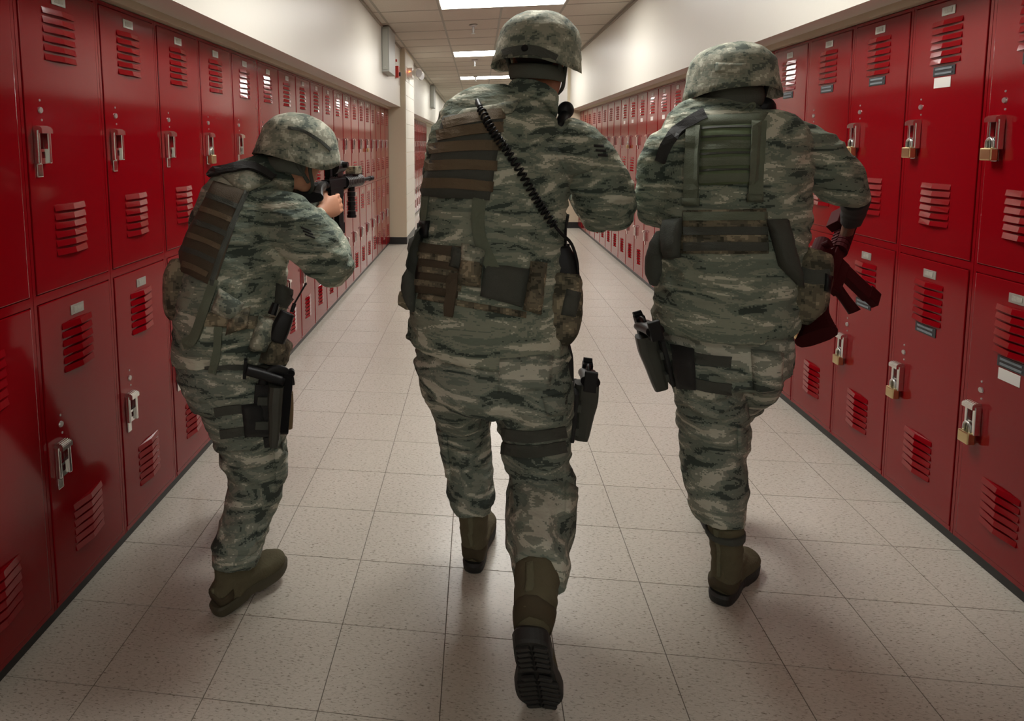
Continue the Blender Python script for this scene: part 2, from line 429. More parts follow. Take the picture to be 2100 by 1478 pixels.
# local frame: width along +x, front at y=0 facing -y
b_ = bmesh.new()
box(b_, .001, LW-.001, 0, .36, .045, 1.905)                   # cabinet box
box(b_, .001, .013, -.006, 0, .045, 1.905); box(b_, LW-.013, LW-.001, -.006, 0, .045, 1.905)
box(b_, .013, LW-.013, -.006, 0, .972, .998); box(b_, .013, LW-.013, -.006, 0, 1.893, 1.905); box(b_, .013, LW-.013, -.008, 0, .048, .064)
ME_BODY = me_of(b_, 'cabinet', RED)
def door_me(z0, z1):
    q = nbox(.0165, LW-.0165, -.009, .004, z0, z1, bev=.0025); return me_of(q, 'door', RED)
ME_DU, ME_DL = door_me(1.001, 1.890), door_me(.065, .969)
def louver(bm, x0, x1, zb, h=.0185, pe=.004, pc=.0155):
    y = -.009; xm = (x0+x1)/2; N = bm.verts.new; n0 = len(bm.faces)
    A, B, Mt = N((x0, y, zb+h)), N((x1, y, zb+h)), N((xm, y-(pc-pe), zb+h*.92))
    a, mm, b = N((x0, y-pe, zb)), N((xm, y-pc, zb)), N((x1, y-pe, zb))
    a0, b0, m0 = N((x0, y, zb)), N((x1, y, zb)), N((xm, y, zb+.004))
    for f in ((A, a, mm, Mt), (Mt, mm, b, B), (A, Mt, B), (A, a0, a), (B, b, b0), (a0, m0, mm, a), (m0, b0, b, mm)): bm.faces.new(f)
    c = V((xm, y-.004, zb+h*.5))
    bm.normal_update(); bm.faces.ensure_lookup_table()
    for f in bm.faces[n0:]:
        if f.normal.dot(f.calc_center_median()-c) < 0: f.normal_flip()
b_ = bmesh.new(); louver(b_, -.076, .076, 0); ME_LV = me_of(b_, 'louver', RED)
def lset(z0):
    b = bmesh.new()
    for k in range(6): louver(b, LW/2-.007-.076, LW/2-.007+.076, z0-k*.0267)
    return b
UT, UB, DZ = 1.807, 1.232, .935
b_ = lset(UT)
for k in range(6): louver(b_, LW/2-.083, LW/2+.069, UB-k*.0267)
ME_LSET = me_of(b_, 'louver_set', RED)
def handle_me():
    b = bmesh.new()
    # chrome lift handle: domed top, two side bars, lower plate with hole, hasp tab
    for k in range(6):
        a0, a1 = k*math.pi/12, (k+1)*math.pi/12
        y0 = -.012-.024*math.sin(a0); 
        box(b, -.024+.001*k, .024-.001*k, -.012-.026*math.cos(a0), -.009, -.004+.014*math.sin(a0)-.018, -.004+.014*math.sin(a1)-.010)
    box(b, -.026, -.016, -.026, -.009, -.108, -.012, bev=.003); box(b, .014, .026, -.030, -.009, -.108, -.012, bev=.003)
    box(b, -.016, .014, -.022, -.009, -.108, -.092); box(b, -.016, .014, -.022, -.009, -.074, -.066)
    box(b, -.016, -.008, -.022, -.009, -.092, -.074); box(b, .006, .014, -.022, -.009, -.092, -.074)
    box(b, -.020, .004, -.014, -.009, -.146, -.108, bev=.002)
    return me_of(b, 'handle', CHROME)
ME_HD = handle_me()
b_ = bmesh.new(); box(b_, -.033, .033, -.0115, -.009, -.015, .015, bev=.001); ME_PL = me_of(b_, 'number_plate', PLATE)
b_ = bmesh.new(); box(b_, -.019, .019, -.0125, -.011, -.008, .008); ME_NC = me_of(b_, 'number_card', NCARD)
b_ = bmesh.new(); cyl(b_, (0, -.0105, 0), (0, -.009, 0), .0035); ME_RS = me_of(b_, 'rivet', STEEL)
b_ = bmesh.new(); cyl(b_, (0, -.013, 0), (0, -.009, 0), .0085, .0095); ME_RB = me_of(b_, 'rivet', STEEL)
b_ = bmesh.new(); box(b_, -.055, .055, -.0115, -.009, -.017, .017, bev=.001); ME_VP = me_of(b_, 'slot_plate', BLACKSLOT)
b_ = bmesh.new(); box(b_, -.042, .042, -.0135, -.0115, -.0035, .0035); ME_VS = me_of(b_, 'slot', BLUEGREY)
b_ = bmesh.new(); box(b_, -.042, .042, -.0105, -.009, -.018, .018); ME_LC = me_of(b_, 'label_card', CARD)
def sub(name, me, par, loc=(0, 0, 0)):
    o = bpy.data.objects.new(name, me); link(o, par); o.location = loc; return o
def locker(side, k, idx, far, label, slots=False, cards=()):
    g = f'red lockers along the {side} wall'
    r = thing('locker', label, 'locker', (0, 0, 0), g)
    if side == 'left': r.location = (XL, 2.0602+k*LW, 0); r.rotation_euler = (0, 0, math.pi/2)
    else: r.location = (XR, 2.4137+(k+1)*LW, 0); r.rotation_euler = (0, 0, -math.pi/2)
    sub('cabinet', ME_BODY, r)
    for nm, me, dz in (('door', ME_DU, 0), ('door', ME_DL, -DZ)):
        d = sub('door', me, r)
        if far:
            o = sub('louver_set', ME_LSET, d, (0, 0, dz)); o['kind'] = 'stuff'
        else:
            for q in range(6): sub('louver', ME_LV, d, (LW/2-.007, 0, UT-q*.0267+dz))
            for q in range(6): sub('louver', ME_LV, d, (LW/2-.007, 0, UB-q*.0267+dz))
        sub('handle', ME_HD, d, (.066, 0, 1.482+dz))
        if k < 14:
            sub('number_plate', ME_PL, d, (LW/2-.004, 0, 1.855+dz)); sub('number_card', ME_NC, d, (LW/2-.004, 0, 1.855+dz))
        if not far:
            sub('rivet', ME_RS, d, (.080, 0, 1.555+dz)); sub('rivet', ME_RB, d, (.080, 0, 1.527+dz)); sub('rivet', ME_RS, d, (.084, 0, 1.499+dz))
        if slots:
            sub('slot_plate', ME_VP, d, (LW/2-.006, 0, 1.648+dz)); sub('slot', ME_VS, d, (LW/2-.006, 0, 1.656+dz)); sub('slot', ME_VS, d, (LW/2-.006, 0, 1.640+dz))
        if (dz == 0 and 'u' in cards) or (dz and 'l' in cards): sub('label_card', ME_LC, d, (LW/2-.012, 0, (1.608 if slots else 1.628)+dz))
    return r
def lbl(side, n, end=''):
    return f'red two-door locker, {ORD[n]} from the camera along the {side} wall{end}'
LOCK_L = list(range(-4, 18)); LOCK_R = list(range(-4, 22))
for k in LOCK_L:
    n = k+2
    lab = lbl('left', n) if n >= 0 else f'red two-door locker on the left wall, {ORD[-n-1]} behind the camera'
    locker('left', k, n, k > 8, lab)
for k in LOCK_R:
    n = k+1
    lab = lbl('right', n) if n >= 0 else f'red two-door locker on the right wall, {ORD[-n-1]} behind the camera'
    locker('right', k, n, k > 8, lab, slots=(k <= 4), cards=('u' if k == 0 or 5 <= k <= 13 else '')+('l' if k in (-1, 12) else ''))
# lockers beyond the left pillar
for q in range(14):
    k = (PLY1+.03-2.0602)/LW+q
    r = locker('left', k, q, True, f'red two-door locker beyond the left pillar, {ORD[q]} past it')
# padlocks hang from the handles
def padlock_meshes():
    b = bmesh.new(); box(b, -.023, .023, -.012, .012, -.046, -.006, bev=.004)
    me = me_of(b, 'padlock_body', BRASS)
    b = bmesh.new(); pts = [(-.014, 0, -.01), (-.014, 0, .010)]+[(-.014*math.cos(a), 0, .010+.014*math.sin(a)) for a in (.6, 1.2, 1.57, 1.95, 2.55)]+[(.014, 0, .010), (.014, 0, -.01)]
    cord(b, pts, .0042, seg=8, sub=2)
    return me, me_of(b, 'shackle', STEEL)
PK = padlock_meshes()
for p in PK[1].polygons: p.use_smooth = True
def padlock(side, k, dz, label):
    x = .062
    if side == 'left': loc, rz = V((XL+.030, 2.0602+k*LW+x, 1.385+dz)), math.pi/2
    else: loc, rz = V((XR-.030, 2.4137+(k+1)*LW-x, 1.385+dz)), -math.pi/2
    r = thing('padlock', label, 'padlock', loc, 'brass padlocks on locker handles'); r.rotation_euler = (0, 0, rz)
    sub('padlock_body', PK[0], r); sub('shackle', PK[1], r)
for k in (-1, 0, 1, 2): padlock('right', k, 0, f'brass padlock on the upper door of the {ORD[k+1]} locker on the right')
for k in (-1, 0, 1, 2): padlock('right', k, -DZ, f'brass padlock on the lower door of the {ORD[k+1]} locker on the right')
padlock('right', 12, 0, 'small padlock far along the right lockers, on an upper door')
padlock('left', 2, 0, 'brass padlock on an upper door left of the crouching soldier')
padlock('left', 13, 0, 'small padlock far along the left lockers, on an upper door')
# ------------------------------------------------------------------ ceiling and wall fittings
for y, lb in ((7.65, 'nearest'), (10.8, 'second'), (13.4, 'third'), (16.9, 'fourth')):
    s = thing('sprinkler', f'{lb} sprinkler head hanging from the ceiling tiles', 'sprinkler', (-.06, y, ZC), 'ceiling sprinklers')
    b = bmesh.new(); cyl(b, (-.06, y, ZC-.006), (-.06, y, ZC-.028), .05, .03, seg=20); mk('escutcheon', b, STEEL, s, True)
    b = bmesh.new(); cyl(b, (-.06, y, ZC-.02), (-.06, y, ZC-.09), .012); cyl(b, (-.045, y, ZC-.05), (-.06, y, ZC-.1), .003); cyl(b, (-.075, y, ZC-.05), (-.06, y, ZC-.1), .003); mk('nozzle', b, STEEL, s)
    b = bmesh.new(); cyl(b, (-.06, y, ZC-.1), (-.06, y, ZC-.104), .024, seg=18); mk('deflector', b, STEEL, s)
def wallbox(y, lb):
    s = thing('wall_cover_box', lb, 'wall box', (BL, y, 2.22), 'grey cover boxes on the left upper wall')
    mk('cover', nbox(BL-.01, BL+.085, y, y+.55, 2.235, 2.735, bev=.006), mat('grey_box_paint', (.33, .34, .31), .45), s)
    mk('cover_plate', nbox(BL+.01, BL+.07, y-.008, y+.001, 2.26, 2.71, bev=.002), mat('grey_box_plate', (.40, .41, .37), .4), s)
    b = bmesh.new(); cyl(b, (BL+.04, y-.012, 2.29), (BL+.04, y-.006, 2.29), .008); mk('screw', b, STEEL, s)
wallbox(7.46, 'tall grey cover box on the upper wall before the pillar')
wallbox(15.0, 'tall grey cover box on the upper wall past the pillar')
a = thing('fire_alarm', 'red fire alarm horn on the upper wall by the pillar', 'fire alarm', (BL, 8.72, 2.3), None)
mk('alarm_housing', nbox(BL-.005, BL+.045, 8.68, 8.80, 2.29, 2.44, bev=.006), mat('alarm_red', (.55, .03, .015), .35), a)
mk('strobe_lens', nbox(BL+.045, BL+.07, 8.71, 8.77, 2.31, 2.36, bev=.004), mat('dark_plastic', (.03, .03, .03), .3), a)
mk('indicator', nbox(BL-.005, BL+.02, 8.72, 8.76, 2.50, 2.53, bev=.004), mat('alarm_red'), a)
e_ = thing('emergency_light', 'white emergency light with two round lamp heads on the pillar', 'emergency light', (-.99, 9.6, 2.35), None)
mk('battery_housing', nbox(-1.012, -.93, 9.45, 9.75, 2.36, 2.50, bev=.01), mat('white_plastic', (.75, .73, .68), .4), e_)
for yy in (9.40, 9.80):
    b = bmesh.new(); cyl(b, (-.90, yy, 2.42), (-.83, yy-.06, 2.41), .045, .066, seg=20); cyl(b, (-.97, yy, 2.42), (-.89, yy, 2.42), .012); mk('lamp_head', b, mat('white_plastic'), e_)
    b = bmesh.new(); cyl(b, (-.832, yy-.058, 2.41), (-.826, yy-.063, 2.41), .058, seg=20); mk('lamp_glass', b, mat('lamp_glass', (.6, .6, .6), .05, .3), e_)
b = bmesh.new(); ell(b, Matrix.Translation((-.97, 9.44, 2.44)), .012, .012, .012, 10, 8); mk('indicator_lamp', b, mat('indicator_glow', (.8, .1, .02), .4, emit=((1, .16, .03), 6)), e_)
# ------------------------------------------------------------------ people: shared builders
ABU = camo('tiger_stripe_fabric', [lin(62, 72, 66), lin(110, 120, 108), lin(136, 142, 127), lin(190, 190, 173)], (5, 5, 20), .005, (.42, .5, .575), weave=.8)
ABU2 = camo('tiger_stripe_trouser_fabric', [lin(66, 75, 70), lin(114, 123, 113), lin(138, 143, 131), lin(190, 190, 176)], (5.5, 5.5, 19), .005, (.42, .5, .57), weave=.8)
UCP = camo('pixel_camouflage_fabric', [lin(84, 92, 84), lin(124, 129, 116), lin(148, 148, 133), lin(184, 184, 168)], (20, 20, 24), .007, (.42, .5, .58), weave=.2, distort=.3)
UCPD = camo('worn_pixel_camouflage_fabric', [lin(64, 62, 52), lin(94, 90, 76), lin(118, 110, 92), lin(152, 142, 120)], (20, 20, 24), .008, (.42, .5, .58), weave=.3, distort=.3)
BROWN = mat('brown_webbing', lin(104, 90, 70), .85, bump=.5, bscale=300, var=.15, vscale=20)
DKBROWN = mat('dark_brown_nylon', lin(76, 66, 52), .85, bump=.4, bscale=300, var=.2, vscale=25)
SLATE = mat('dark_slate_nylon', lin(68, 71, 65), .85, bump=.4, bscale=300, var=.15, vscale=25)
GREEN = mat('foliage_green_webbing', lin(96, 104, 88), .8, bump=.4, bscale=300, var=.15, vscale=20)
GREEN2 = mat('green_nylon_panel', lin(92, 106, 78), .8, bump=.5, bscale=60, var=.2, vscale=14)
PAD = mat('grey_green_padding', lin(84, 88, 80), .85, bump=.4, bscale=300)
BLACK = mat('black_polymer', (.010, .010, .011), .42, spec=.22, bump=.1, bscale=200)
BLACKC = mat('black_nylon', (.016, .016, .016), .8, bump=.3, bscale=300)
GUN = mat('black_gunmetal', (.008, .008, .009), .5, .0, spec=.08)
HOLST = mat('grey_green_holster', lin(58, 60, 54), .45)
SKIN = mat('skin_light', lin(196, 140, 112), .55, spec=.4, bump=.08, bscale=260, var=.06, vscale=18)
SKIND = mat('skin_tanned', lin(150, 98, 74), .55, spec=.4, bump=.08, bscale=260, var=.06, vscale=18)
HAIR = mat('dark_short_hair', (.018, .013, .010), .8, bump=.8, bscale=500)
SUEDE = mat('sage_suede', lin(94, 89, 70), .92, spec=.2, bump=.6, bscale=150, var=.28, vscale=22)
SUEDE2 = mat('sage_nylon', lin(106, 104, 84), .9, spec=.2, bump=.6, bscale=260, var=.15, vscale=20)
HEELC = mat('dark_heel_leather', lin(70, 62, 46), .8, spec=.3, bump=.3, bscale=120, var=.2, vscale=18)
SOLE = mat('black_rubber', (.014, .014, .013), .6, bump=.2, bscale=120)
SOLET = mat('sage_rubber', lin(70, 66, 50), .7, var=.2, vscale=20)
REDGUN = mat('dark_red_training_rubber', (.040, .002, .003), .7, spec=.15)
EYEM = mat('eye_white', (.7, .68, .65), .2)

def head_into(bm, M):
    """M: head frame, x right, y forward, z up, origin mid head"""
    ell(bm, M @ Matrix.Translation((0, -.012, .035)), .076, .094, .082)
    ell(bm, M @ Matrix.Translation((0, .020, -.035)), .062, .068, .080)
    ell(bm, M @ Matrix.Translation((0, .052, -.090)), .034, .030, .026)
    ell(bm, M @ Matrix.Translation((0, .085, .028)), .050, .014, .012)
    tubew(bm, [tuple(M @ V((0, .088, .02)))+(.009, .009), tuple(M @ V((0, .102, -.012)))+(.011, .012), tuple(M @ V((0, .098, -.026)))+(.017, .010)], seg=10, sub=3, ref=V((0, 0, 1)))
    for s in (-1, 1):
        ell(bm, M @ Matrix.Translation((s*.076, -.008, -.005)) @ Matrix.Rotation(s*.35, 4, 'Z'), .007, .019, .032, 10, 8)
        ell(bm, M @ Matrix.Translation((s*.038, .066, -.022)), .022, .018, .018, 10, 8)
    ell(bm, M @ Matrix.Translation((0, .084, -.055)), .024, .010, .006, 12, 8); ell(bm, M @ Matrix.Translation((0, .081, -.067)), .021, .010, .007, 12, 8)
def head_parts(par, M):
    for s in (-1, 1):
        b = bmesh.new(); ell(b, M @ Matrix.Translation((s*.032, .078, .006)), .012, .012, .012, 12, 8); mk('eye', b, EYEM, par, True)
        b = bmesh.new(); ell(b, M @ Matrix.Translation((s*.032, .0885, .006)), .005, .003, .005, 10, 6); mk('iris', b, HAIR, par, True)
    b = bmesh.new(); ell(b, M @ Matrix.Translation((0, -.020, .032)), .0805, .094, .086, 24, 16)
    for v in list(b.verts):
        l = M.inverted() @ v.co
        if l.y > .045 or l.z < -.055: b.verts.remove(v)
    mk('hair', b, HAIR, par, True)
def hand_into(bm, M, curl=1.0, spread=.0, mirror=1, thumb=.6):
    """M: wrist frame, y to the fingers, z out of the back of the hand, x to the thumb side (mirror=1)"""
    tubew(bm, [tuple(M @ V((0, -.02, 0)))+(.027, .019), tuple(M @ V((0, .02, 0)))+(.034, .017), tuple(M @ V((mirror*.002, .06, 0)))+(.042, .015), tuple(M @ V((0, .088, -.002)))+(.040, .013)], seg=14, sub=3, ref=(M.to_3x3() @ V((0, 0, 1))))
    for i, (x, L, r) in enumerate(((.030, .074, .0092), (.010, .082, .0096), (-.010, .076, .0092), (-.029, .060, .0080))):
        p = V((mirror*x, .084, 0)); a = .25*curl; pts = [p-V((0, .015, 0))]; d0 = p
        for seg_ in (.44, .32, .24):
            pts.append(pts[-1]+V((mirror*x*spread, math.cos(a)*L*seg_+(.015 if seg_ == .44 else 0)*math.cos(a), -math.sin(a)*L*seg_)))
            a += .95*curl
        tubew(bm, [tuple(M @ q)+(r*(1-.1*k), r*(1-.1*k)) for k, q in enumerate(pts)], seg=10, sub=2, ref=M.to_3x3() @ V((1, .1, .2)))
    q = [V((mirror*.026, .012, -.004)), V((mirror*.050, .040, -.014*thumb)), V((mirror*.056, .068, -.034*thumb)), V((mirror*.048, .090, -.050*thumb))]
    tubew(bm, [tuple(M @ a)+(r, r) for a, r in zip(q, (.014, .012, .0105, .0085))], seg=10, sub=3, ref=M.to_3x3() @ V((.2, .1, 1)))
def helmet(par, M, m, half=(.132, .152), top=.150, band=None, seed=1, droop=.045):
    """M: x right, y forward, z up; origin at the centre of the brow line plane"""
    bm = bmesh.new(); nu, nv = 56, 22; rows = []
    for j in range(nv+1):
        row = []
        for i in range(nu):
            th = 2*math.pi*i/nu; cx, sy_ = math.sin(th), math.cos(th)       # th=0 forward
            side = abs(cx)
            drop = -droop*(side**2.2)-(.032 if sy_ < 0 else 0)*(sy_**2 if sy_ < 0 else 0)-(.0 if sy_ < 0 else -.012)*sy_**2
            ph = (j/nv)
            # superellipse dome profile down to the rim
            z0 = top; 
            a = ph*math.pi/2
            rr = math.sin(a)**.86; zz = math.cos(a)**.80*top
            k = max(0, (ph-.72)/.28)
            zz = zz*(1-k)+(zz+drop)*k if k else zz
            zz = zz if ph < 1 else drop
            rr2 = rr*(1+.045*max(0, (ph-.85)/.15)**2)
            row.append(bm.verts.new(M @ V((cx*half[0]*rr2, sy_*half[1]*rr2+(.010*max(0, sy_)*max(0, (ph-.8)/.2)), zz))))
        rows.append(row)
    for a, b in zip(rows, rows[1:]):
        for i in range(nu):
            j = (i+1) % nu
            try: bm.faces.new((a[i], b[i], b[j], a[j]))
            except ValueError: pass
    # inner rim and liner
    inner = []
    for i, v in enumerate(rows[-1]):
        l = M.inverted() @ v.co; inner.append(bm.verts.new(M @ V((l.x*.93, l.y*.93, l.z+.004))))
    up = [bm.verts.new(M @ V((q.x*.93, q.y*.93, q.z+.05))) for q in [M.inverted() @ v.co for v in inner]]
    for i in range(nu):
        j = (i+1) % nu
        bm.faces.new((rows[-1][i], inner[i], inner[j], rows[-1][j])); bm.faces.new((inner[i], up[i], up[j], inner[j]))
    bmesh.ops.remove_doubles(bm, verts=rows[0], dist=.0005)
    bmesh.ops.recalc_face_normals(bm, faces=bm.faces)
    bm.normal_update()
    Mi = M.inverted(); f = folds(.0048, 17, 20, seed)
    for v in bm.verts:
        l = Mi @ v.co
        if l.length > .08: v.co += v.normal*f(l*1.0, None)
    h = mk('helmet', bm, m, par, True)
    return h
def helm_T(h): return bvh(h)
def boot(par, M, shaft, m=SUEDE, L=.285, sole=SOLE, top_r=(.050, .058), lugs=False, label=None):
    """M: y toe, z up from sole, origin under the heel; shaft: list of local points above the ankle"""
    bm = bmesh.new(); k = L/.285
    up = V((0, 1, .0))
    tubew(bm, [tuple(M @ V(p))+(a, b_) for p, a, b_ in (((0, -.022*k, .052), .030, .030), ((0, 0, .055), .038, .040), ((0, .06*k, .062), .041, .046), ((0, .12*k, .062), .042, .046), ((.002, .18*k, .050), .047, .036), ((.002, .225*k, .044), .045, .030), ((0, .258*k, .038), .034, .022), ((0, .272*k, .034), .018, .014))], seg=20, sub=3, ref=M.to_3x3() @ V((0, 0, 1)))
    pts = [((0, .028*k, .050), .040, .048)]+[(p, *r) for p, r in shaft]
    tubew(bm, [tuple(M @ V(p))+(a, b_) for p, a, b_ in pts], seg=20, sub=3, ref=M.to_3x3() @ V((0, 1, .05)))
    Mi = M.inverted()
    f0 = folds(.0055, 13, 30, 5)
    me = remesh(bm, .006, 3, lambda p, n: f0(Mi @ p, n) if (Mi @ p).z > .06 else 0)
    o = mk('boot', me, m, par, True)
    # sole outline
    out = [(-.034, -.004), (-.036, .05), (-.034, .10), (-.042, .155), (-.048, .20), (-.042, .243), (-.022, .272), (.0, .280), (.024, .270), (.042, .235), (.046, .195), (.040, .15), (.033, .10), (.036, .05), (.034, -.004), (.024, -.028), (0, -.037), (-.024, -.028)]
    P = cr([(*q, 0) for q in out+out[:1]], 3)[:-1]
    b = bmesh.new(); R = []
    for z, g in ((0, .97), (.006, 1.0), (.026, 1.03), (.034, .98)):
        R.append([b.verts.new(M @ V((x*g, (y-.12)*k*g+.12*k, z+(0 if z else (.0 if y < .09 or y > .12 else .006))))) for x, y, _ in P])
    for a, c in zip(R, R[1:]):
        for i in range(len(P)): b.faces.new((a[i], a[(i+1) % len(P)], c[(i+1) % len(P)], c[i]))
    b.faces.new(R[0][::-1]); b.faces.new(R[-1])
    bmesh.ops.recalc_face_normals(b, faces=b.faces)
    s = mk('sole', b, sole, o)
    # leather details that follow the boot: heel counter, back stay, collar
    TB = bvh(o); M3 = M.to_3x3().normalized()
    def wrap(name, pts, mm, th=.003):
        bq = bmesh.new(); g = []
        for row in pts:
            rr_ = []
            for q in row:
                w_ = M @ V(q); loc, nor, i_, d_ = TB.find_nearest(w_); rr_.append((bq.verts.new(loc+nor*th), bq.verts.new(loc-nor*.004)))
            g.append(rr_)
        nj, ni = len(g)-1, len(g[0])-1
        for j in range(nj):
            for i in range(ni):
                bq.faces.new((g[j][i][0], g[j][i+1][0], g[j+1][i+1][0], g[j+1][i][0])); bq.faces.new((g[j][i][1], g[j+1][i][1], g[j+1][i+1][1], g[j][i+1][1]))
        rg = [(0, i) for i in range(ni)]+[(j, ni) for j in range(nj)]+[(nj, i) for i in range(ni, 0, -1)]+[(j, 0) for j in range(nj, 0, -1)]
        for a, c in zip(rg, rg[1:]+rg[:1]): bq.faces.new((g[a[0]][a[1]][0], g[c[0]][c[1]][0], g[c[0]][c[1]][1], g[a[0]][a[1]][1]))
        bmesh.ops.recalc_face_normals(bq, faces=bq.faces); return mk(name, bq, mm, o, True)
    A = [(-100+200*i/12)*math.pi/180 for i in range(13)]
    wrap('heel_counter', [[(.06*math.sin(a), .012-.07*math.cos(a), z-.012*abs(math.sin(a))) for a in A] for z in (.036, .052, .068, .084)], HEELC)
    tp = V(shaft[-1][0]); t0 = V((0, .0, .09))
    wrap('back_stay', [[(x, -.10+V(t0.lerp(tp, k_/8)).y*1.0, V(t0.lerp(tp, k_/8)).z) for x in (-.014, -.005, .005, .014)] for k_ in range(8)], SUEDE2)
    if lugs:
        for yy in [(-.015+.022*q) for q in range(13)]:
            if .085 < yy < .115: continue
            wx = .030 if yy < .12 else .040-.012*max(0, (yy-.2)/.06)
            b = bmesh.new()
            for sx in (-1, 1):
                box(b, .003, wx, -.0065, .0065, -.006, .002, M=M @ Matrix.Translation((0, yy*k, 0)) @ Matrix.Diagonal((sx, 1, 1, 1)) @ Matrix.Rotation(.35, 4, 'Z'), bev=.0015)
            bmesh.ops.recalc_face_normals(b, faces=b.faces)
            mk('tread_lug', b, sole, o)
    return o
def rifle(M, label, m=GUN, m2=BLACK, optic=True, grip=True, full=True):
    """M: y muzzle direction, z up, origin at the receiver"""
    r = thing('rifle', label, 'rifle', M.translation)
    def P(name, *boxes, mm=m, bev=.003):
        b = bmesh.new()
        for q in boxes: box(b, *q, M=M, bev=bev)
        return mk(name, b, mm, r)
    P('receiver', (-.014, .014, -.10, .10, -.005, .032), (-.012, .012, -.09, .07, -.040, -.004), (-.017, .017, -.12, -.09, .018, .032))
    P('magazine', (-.011, .011, .005, .068, -.150, -.036), (-.0115, .0115, .014, .078, -.19, -.145))
    b = bmesh.new(); tubew(b, [tuple(M @ V((0, y, z)))+(.012, d) for y, z, d in ((-.062, -.03, .018), (-.075, -.075, .016), (-.088, -.12, .019))], seg=12, sub=3, ref=M.to_3x3() @ V((1, 0, 0))); mk('pistol_grip', b, m2, r, True)
    b = bmesh.new()
    for k in range(10):
        cyl(b, M @ V((0, .10+.024*k, .012)), M @ V((0, .120+.024*k, .012)), .026, seg=16); cyl(b, M @ V((0, .119+.024*k, .012)), M @ V((0, .125+.024*k, .012)), .022, seg=16)
    mk('handguard', b, m2, r)
    b = bmesh.new(); cyl(b, M @ V((0, .3, .012)), M @ V((0, .52, .012)), .0085); cyl(b, M @ V((0, .50, .012)), M @ V((0, .55, .012)), .011); mk('barrel', b, m, r, False)
    P('front_sight', (-.005, .005, .34, .37, .012, .06), (-.010, .010, .335, .375, .0, .024))
    b = bmesh.new(); cyl(b, M @ V((0, -.10, .014)), M @ V((0, -.27, .014)), .0145); mk('buffer_tube', b, m, r)
    b = bmesh.new()
    tubew(b, [tuple(M @ V((0, y, z)))+(.019, d) for y, z, d in ((-.17, .012, .022), (-.23, .006, .030), (-.29, -.012, .050), (-.318, -.018, .062), (-.325, -.018, .062))], seg=14, sub=2, ref=M.to_3x3() @ V((1, 0, 0)), sq=3)
    mk('stock', b, m2, r)
    P('top_rail', (-.010, .010, -.10, .30, .032, .040), *[(-.0115, .0115, -.09+.02*k, -.08+.02*k, .040, .044) for k in range(19)], bev=0)
    if optic:
        b = bmesh.new(); cyl(b, M @ V((0, -.02, .078)), M @ V((0, .075, .078)), .024, seg=18); cyl(b, M @ V((0, -.045, .078)), M @ V((0, -.015, .078)), .030, seg=18); cyl(b, M @ V((.02, .03, .085)), M @ V((.042, .03, .085)), .012)
        box(b, -.013, .013, -.01, .06, .040, .062, M=M); mk('optic_sight', b, m2, r)
        P('rear_sight', (-.012, .012, -.095, -.07, .044, .082))
        P('laser_box', (-.022, .022, .20, .30, .042, .075), mm=(UCPD if m is GUN else m))
    if grip:
        b = bmesh.new()
        for k in range(6): cyl(b, M @ V((0, .21, -.012-.02*k)), M @ V((0, .21, -.030-.02*k)), .0175 if k % 2 else .0155, seg=14)
        cyl(b, M @ V((0, .21, -.128)), M @ V((0, .21, -.140)), .0205, seg=14)
        mk('foregrip', b, m2, r)
    return r
def pistol(M, label):
    """M: y muzzle, z up (slide on top), origin at the trigger"""
    r = thing('pistol', label, 'pistol', M.translation)
    b = bmesh.new(); box(b, -.012, .012, -.06, .12, .018, .046, M=M, bev=.004); mk('slide', b, GUN, r)
    b = bmesh.new(); tubew(b, [tuple(M @ V((0, y, z)))+(.015, d) for y, z, d in ((-.035, .02, .026), (-.050, -.03, .024), (-.062, -.075, .025), (-.066, -.09, .026))], seg=14, sub=3, ref=M.to_3x3() @ V((1, 0, 0)), sq=2.6); mk('grip', b, BLACK, r, True)
    b = bmesh.new(); box(b, -.014, .014, -.095, -.04, -.098, -.088, M=M, bev=.003); mk('magazine_base', b, BLACK, r)
    b = bmesh.new(); cyl(b, M @ V((-.01, -.060, .040)), M @ V((.01, -.060, .040)), .010); mk('hammer', b, GUN, r)
    return r
def holster(par, M, flip=1, pouch=False):
    """M: z up along the holster, x away from the leg, y toward the front of the leg; origin at the mouth"""
    b = bmesh.new()
    tubew(b, [tuple(M @ V((.012, y, z)))+(a, d) for y, z, a, d in ((0, .012, .022, .034), (0, -.04, .022, .036), (.004, -.09, .019, .030), (.006, -.15, .016, .024), (.006, -.175, .012, .020))], seg=16, sub=3, ref=M.to_3x3() @ V((1, 0, 0)), sq=4)
    h = mk('holster', b, HOLST, par, False)
    b = bmesh.new(); pts = [M @ V((.012+.0, -.040*math.cos(a), .010+.046*math.sin(a))) for a in (0, .45, .9, 1.35, 1.8, 2.25, 2.7, 3.14)]
    tubew(b, [(*p, .007, .014) for p in pts], seg=10, sub=2, ref=M.to_3x3() @ V((0, 0, 1))); mk('retention_hood', b, BLACK, h, True)
    b = bmesh.new(); box(b, -.024, -.010, -.060, .050, -.155, .0, M=M, bev=.006); mk('leg_platform', b, BLACKC, h)
    b = bmesh.new(); box(b, -.010, .0, -.050, .045, -.060, -.035, M=M, bev=.002); box(b, -.010, .0, -.050, .045, -.135, -.110, M=M, bev=.002); mk('platform_strap', b, SLATE, h)
    for z in (-.05, -.12):
        b = bmesh.new(); cyl(b, M @ V((.033, .004, z)), M @ V((.036, .004, z)), .006); mk('screw', b, BLACK, h)
    return h
